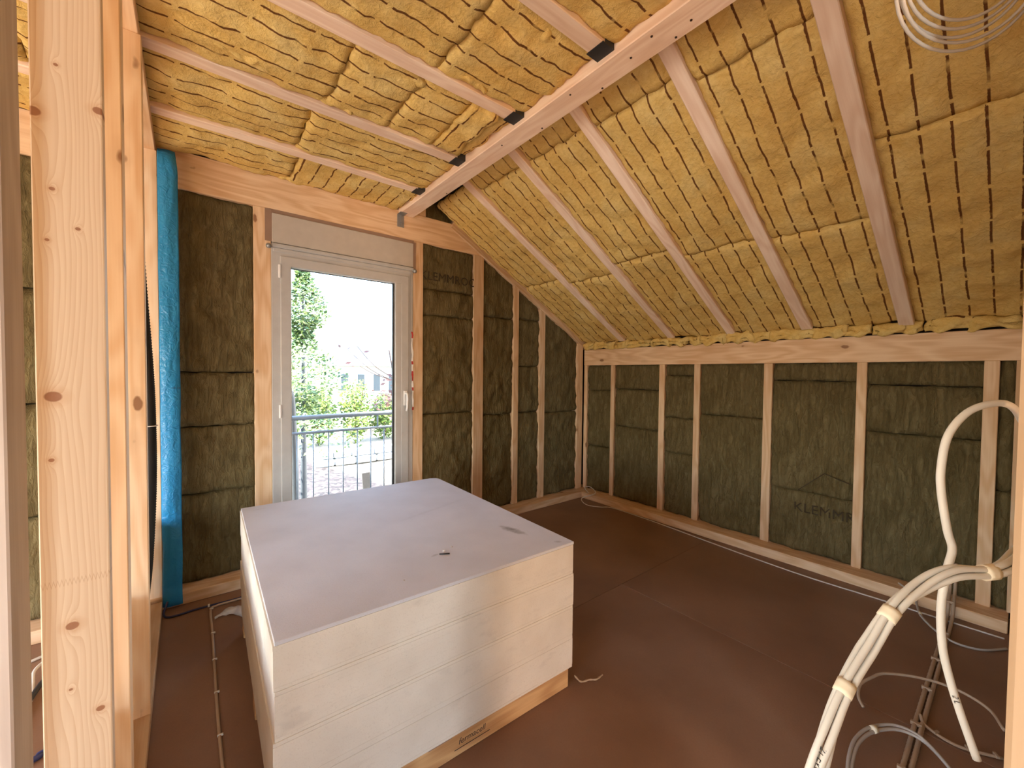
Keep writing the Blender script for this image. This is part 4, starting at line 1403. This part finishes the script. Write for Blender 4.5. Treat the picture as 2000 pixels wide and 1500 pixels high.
def ground_mat():
    m, N, L, b = new_mat('leaf_litter_ground')
    tc = nd(N, 'ShaderNodeTexCoord')
    vo = nd(N, 'ShaderNodeTexVoronoi', i_Scale=11.0)
    L.new(tc.outputs['Object'], vo.inputs['Vector'])
    sp = nd(N, 'ShaderNodeSeparateColor')
    L.new(vo.outputs['Color'], sp.inputs[0])
    r1 = ramp(N, [(0.0, (0.10, 0.07, 0.055)), (0.5, (0.22, 0.16, 0.13)), (1.0, (0.38, 0.30, 0.25))])
    L.new(sp.outputs[0], r1.inputs[0])
    n = nd(N, 'ShaderNodeTexNoise', i_Scale=0.35, i_Detail=3.0)
    L.new(tc.outputs['Object'], n.inputs['Vector'])
    c = mix_c(N, L, n.outputs[0], r1.outputs[0], (0.34, 0.30, 0.22))
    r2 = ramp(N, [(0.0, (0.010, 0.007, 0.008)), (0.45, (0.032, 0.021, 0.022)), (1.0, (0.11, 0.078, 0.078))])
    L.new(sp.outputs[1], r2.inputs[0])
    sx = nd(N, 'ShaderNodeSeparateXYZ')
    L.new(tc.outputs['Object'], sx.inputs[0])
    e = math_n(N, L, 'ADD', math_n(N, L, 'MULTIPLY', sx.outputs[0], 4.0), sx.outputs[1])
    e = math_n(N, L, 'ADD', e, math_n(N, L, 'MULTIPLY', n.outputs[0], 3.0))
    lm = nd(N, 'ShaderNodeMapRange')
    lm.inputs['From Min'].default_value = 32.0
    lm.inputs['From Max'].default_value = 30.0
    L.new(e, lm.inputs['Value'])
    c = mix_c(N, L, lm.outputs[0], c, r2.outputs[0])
    L.new(c, b.inputs['Base Color'])
    b.inputs['Roughness'].default_value = 0.9
    return m


V, Fc = [], []
GX, GY = 30, 30
for j in range(GY + 1):
    for i in range(GX + 1):
        x = -12 + 50 * i / GX
        y = 4.2 + 60 * (j / GY) ** 1.4
        V.append((x, y, gz + 0.010 * (y - 4) + 0.15 * noise.noise(Vector((x * 0.3, y * 0.3, 0)))))
for j in range(GY):
    for i in range(GX):
        a = j * (GX + 1) + i
        Fc.append((a, a + 1, a + GX + 2, a + GX + 1))
gr = mesh('ground', V, Fc, ground_mat(), None, None, smooth=True)
tag(gr, 'garden ground covered with fallen leaves below the balcony door', 'ground', kind='structure')

# railing
rl = empty('balcony_railing', (1.1, 3.95, 0))
tag(rl, 'grey metal railing with round bars outside the balcony door', 'railing')
tube('top_rail', [(0.30, 3.95, 1.085), (1.9, 3.95, 1.098)], 0.021, M_RAIL, rl, 12, 1)
tube('lower_rail', [(0.30, 3.95, 0.950), (1.9, 3.95, 0.958)], 0.012, M_RAIL, rl, 10, 1)
tube('bottom_rail', [(0.30, 3.95, 0.03), (1.9, 3.95, 0.03)], 0.012, M_RAIL, rl, 10, 1)
for x in (0.36, 0.49, 0.62, 0.752, 0.882, 1.012, 1.140, 1.270, 1.398, 1.53, 1.66, 1.79):
    tube('baluster', [(x, 3.95, 0.03), (x, 3.95, 0.955)], 0.006, M_RAIL, rl, 8, 1)
for x in (0.50, 1.465):
    tube('spacer_post', [(x, 3.95, 0.95), (x, 3.95, 1.09)], 0.008, M_RAIL, rl, 8, 1)
for x in (0.32, 1.86):
    tube('end_post', [(x, 3.95, 0.0), (x, 3.95, 1.09)], 0.018, M_RAIL, rl, 10, 1)
    bar('wall_bracket', (x, 3.66, 0.3), (x, 3.95, 0.3), 0.02, 0.02, M_RAIL, rl, 0.001)

M_BARK = plain('tree_bark', (0.075, 0.085, 0.10), 0.9)
M_BRANCH = plain('thin_branch', (0.16, 0.10, 0.08), 0.9)
L_CON = leaf_mat('conifer_needles', (0.06, 0.13, 0.07), (0.20, 0.27, 0.07))
L_BUSH = leaf_mat('bush_leaves', (0.05, 0.11, 0.015), (0.18, 0.24, 0.03))
L_DEAD = leaf_mat('withered_leaves', (0.16, 0.06, 0.05), (0.26, 0.12, 0.09))


def leaves(name, spots, size, mat, parent, rnd, mw):
    V_, F_ = [], []
    for p in spots:
        d = Vector((rnd.uniform(-1, 1), rnd.uniform(-1, 1), rnd.uniform(-0.6, 0.6))).normalized()
        s = d.orthogonal().normalized()
        l = size * rnd.uniform(0.6, 1.4)
        n0 = len(V_)
        V_ += [p, p + d * l * 0.5 + s * l * 0.28, p + d * l, p + d * l * 0.5 - s * l * 0.28]
        F_.append((n0, n0 + 1, n0 + 2, n0 + 3))
    return mesh(name, [v - mw.translation for v in V_], F_, mat, parent, mw)


def conifer(x, y, z0, h, rad, label, n=5200, seed=1):
    rnd = random.Random(seed)
    t = empty('conifer', (x, y, z0))
    tag(t, label, 'tree')
    tube('trunk', [(x, y, z0), (x, y, z0 + h * 0.95)], 0.07, M_BARK, t, 8, 1, rf=lambda i, r: r if i == 0 else r * 0.15)
    sp = []
    for k_ in range(n):
        f = rnd.random() ** 0.8
        zz = z0 + 1.9 + (h - 1.9) * f
        layer = 0.6 + 0.4 * math.sin(zz * 5.0)
        rr = rad * (1 - f) ** 0.8 * layer * math.sqrt(rnd.random()) + 0.05
        a = rnd.uniform(0, 2 * math.pi)
        sp.append(Vector((x + rr * math.cos(a), y + rr * math.sin(a), zz - 0.25 * rr)))
    leaves('needles', sp, 0.085, L_CON, t, rnd, Matrix.Translation((x, y, z0)))
    return t


def bush(x, y, z0, rx, rz, label, n=1500, seed=1, mat=None):
    rnd = random.Random(seed)
    t = empty('bush', (x, y, z0))
    tag(t, label, 'bush', 'garden bushes behind the railing')
    for k_ in range(5):
        a = rnd.uniform(0, 6.28)
        tube('stem', [(x, y, z0), (x + 0.6 * rx * math.cos(a), y + 0.6 * rx * math.sin(a), z0 + rz * 0.9)], 0.02, M_BRANCH, t, 6, 1)
    sp = []
    for k_ in range(n):
        d = Vector((rnd.gauss(0, 1), rnd.gauss(0, 1), rnd.gauss(0, 1))).normalized() * (rnd.random() ** 0.4)
        sp.append(Vector((x + d.x * rx, y + d.y * rx, z0 + rz * 0.55 + d.z * rz * 0.55)))
    leaves('foliage', sp, 0.14, mat or L_BUSH, t, rnd, Matrix.Translation((x, y, z0)))
    return t


conifer(1.75, 8.6, gz, 5.6, 1.15, 'tall green conifer behind the left half of the door glass', 7500, 4)
for q, (x, lb) in enumerate(((2.9, 'bright green bush just beside the conifer, leftmost of the row'), (4.3, 'second bush of the row behind the railing, next to the leftmost one'), (5.7, 'light green bush in the middle of the row behind the railing'),
                             (7.1, 'fourth bush of the row, left of the one at the glass edge'), (8.5, 'green bush at the right edge of the door glass'))):
    bush(x, 18.0 + 0.3 * (q % 2), gz + 0.13, 0.68, 2.0 + 0.3 * (q % 3), lb, 2000, 11 + q)
# old tree trunk close to the house
tk = tube('tree_trunk', [(0.885, 4.75, -1.9), (0.87, 4.75, 0.2), (0.85, 4.74, 0.9), (0.835, 4.74, 1.22), (0.81, 4.74, 1.30)], 0.055, M_BARK, None, 10, 5, rf=lambda i, r: r * (1.05 - 0.010 * i))
tag(tk, 'grey weathered trunk close behind the left end of the railing', 'tree trunk')
# bare branches with withered leaves
rb = random.Random(9)
br = empty('bare_tree', (4.0, 9.0, gz))
tag(br, 'bare tree with thin branches and a few withered leaves', 'tree')
tube('branch', [(4.0, 9.0, gz), (3.95, 9.0, 0.0), (3.75, 9.0, 1.2), (3.6, 9.0, 2.0)], 0.035, M_BRANCH, br, 6, 4, rf=lambda i, r: r * (1 - 0.05 * i))
sp = []
for k_ in range(9):
    zb_ = rb.uniform(0.2, 1.9)
    x0 = 3.95 - 0.15 * max(0, zb_)
    dx, dz = rb.uniform(-1.3, 0.7), rb.uniform(-0.1, 0.9)
    p2 = Vector((x0 + dx, 9.0 + rb.uniform(-0.4, 0.4), zb_ + dz))
    tube('branch', [(x0, 9.0, zb_), ((x0 + p2.x) / 2, 9.0, zb_ + dz * 0.4), tuple(p2)], 0.012, M_BRANCH, br, 5, 4, rf=lambda i, r: r * (1 - 0.08 * i))
    for q in range(5):
        sp.append(p2 + Vector((rb.gauss(0, 0.10), rb.gauss(0, 0.1), rb.gauss(0, 0.10))))
for q in range(60):
    sp.append(Vector((3.62 + rb.gauss(0, 0.12), 9.0 + rb.gauss(0, 0.1), 1.0 + rb.gauss(0, 0.2))))
leaves('withered_leaves', sp, 0.11, L_DEAD, br, rb, Matrix.Translation((4.0, 9.0, gz)))
# far house
fh = empty('far_house', (9.0, 26.0, gz))
tag(fh, 'distant pale house with dark dormer seen between the branches', 'house')
box('house_wall', 6.6, 11.8, 26, 31, gz, 1.9, plain('pale_house_wall', (0.42, 0.47, 0.46), 0.9), fh, 0.01)
M_ROOF = plain('slate_roof', (0.14, 0.17, 0.22), 0.8)
mesh('house_roof', [(6.3, 25.6, 1.85), (12.1, 25.6, 1.85), (12.1, 31.4, 1.85), (6.3, 31.4, 1.85), (7.6, 28.5, 4.0), (10.8, 28.5, 4.0)],
     [(0, 1, 5, 4), (1, 2, 5), (2, 3, 4, 5), (3, 0, 4), (0, 3, 2, 1)], M_ROOF, fh)
box('dormer', 8.2, 9.6, 26.2, 28, 2.1, 3.1, M_ROOF, fh, 0.01)
for x in (7.3, 8.3, 9.3, 10.3):
    wdw = box('house_window', x, x + 0.55, 25.95, 26.05, 0.2, 1.4, M_PVC, fh, 0.01)
    box('pane', x + 0.07, x + 0.48, 25.93, 25.96, 0.27, 1.33, plain('dark_window_pane', (0.05, 0.07, 0.09), 0.2), wdw, 0.002)
# low stone wall
sw = empty('stone_wall', (5.0, 14.4, gz))
tag(sw, 'low pale stone wall in the garden below the bushes', 'stone wall')
M_STONE = plain('pale_stone', (0.45, 0.46, 0.47), 0.9)
rs = random.Random(5)
for rw in range(2):
    x = 3.2 + 0.2 * rw
    while x < 7.4:
        l = rs.uniform(0.4, 0.8)
        box('stone', x, x + l - 0.02, 14.2, 14.6, gz + 0.1 + 0.26 * rw, gz + 0.34 + 0.26 * rw, M_STONE, sw, 0.04)
        x += l
# weathered board leaning outside
wbd = bar('weathered_board', (2.18, 6.0, -1.75), (2.10, 6.15, -0.02), 0.03, 0.12, plain('weathered_wood', (0.05, 0.045, 0.045), 0.9), None, 0.003, upd=(1, 0, 0.05))
tag(wbd, 'grey weathered board standing upright in the garden', 'board')
# cut branches lying on the leaves
for k_ in range(7):
    x = 1.35 + rs.uniform(0, 0.5)
    y = 5.9 + 0.26 * k_
    lg = tube('cut_branch', [(x - 0.5, y, gz + 0.13), (x, y + 0.03, gz + 0.15), (x + rs.uniform(0.3, 0.8), y + rs.uniform(-0.04, 0.04), gz + 0.13)], rs.uniform(0.025, 0.05), M_BARK, None, 6, 3)
    tag(lg, 'cut grey branch in the heap lying on the leaves left', 'branch', 'heap of cut branches on the leaves')
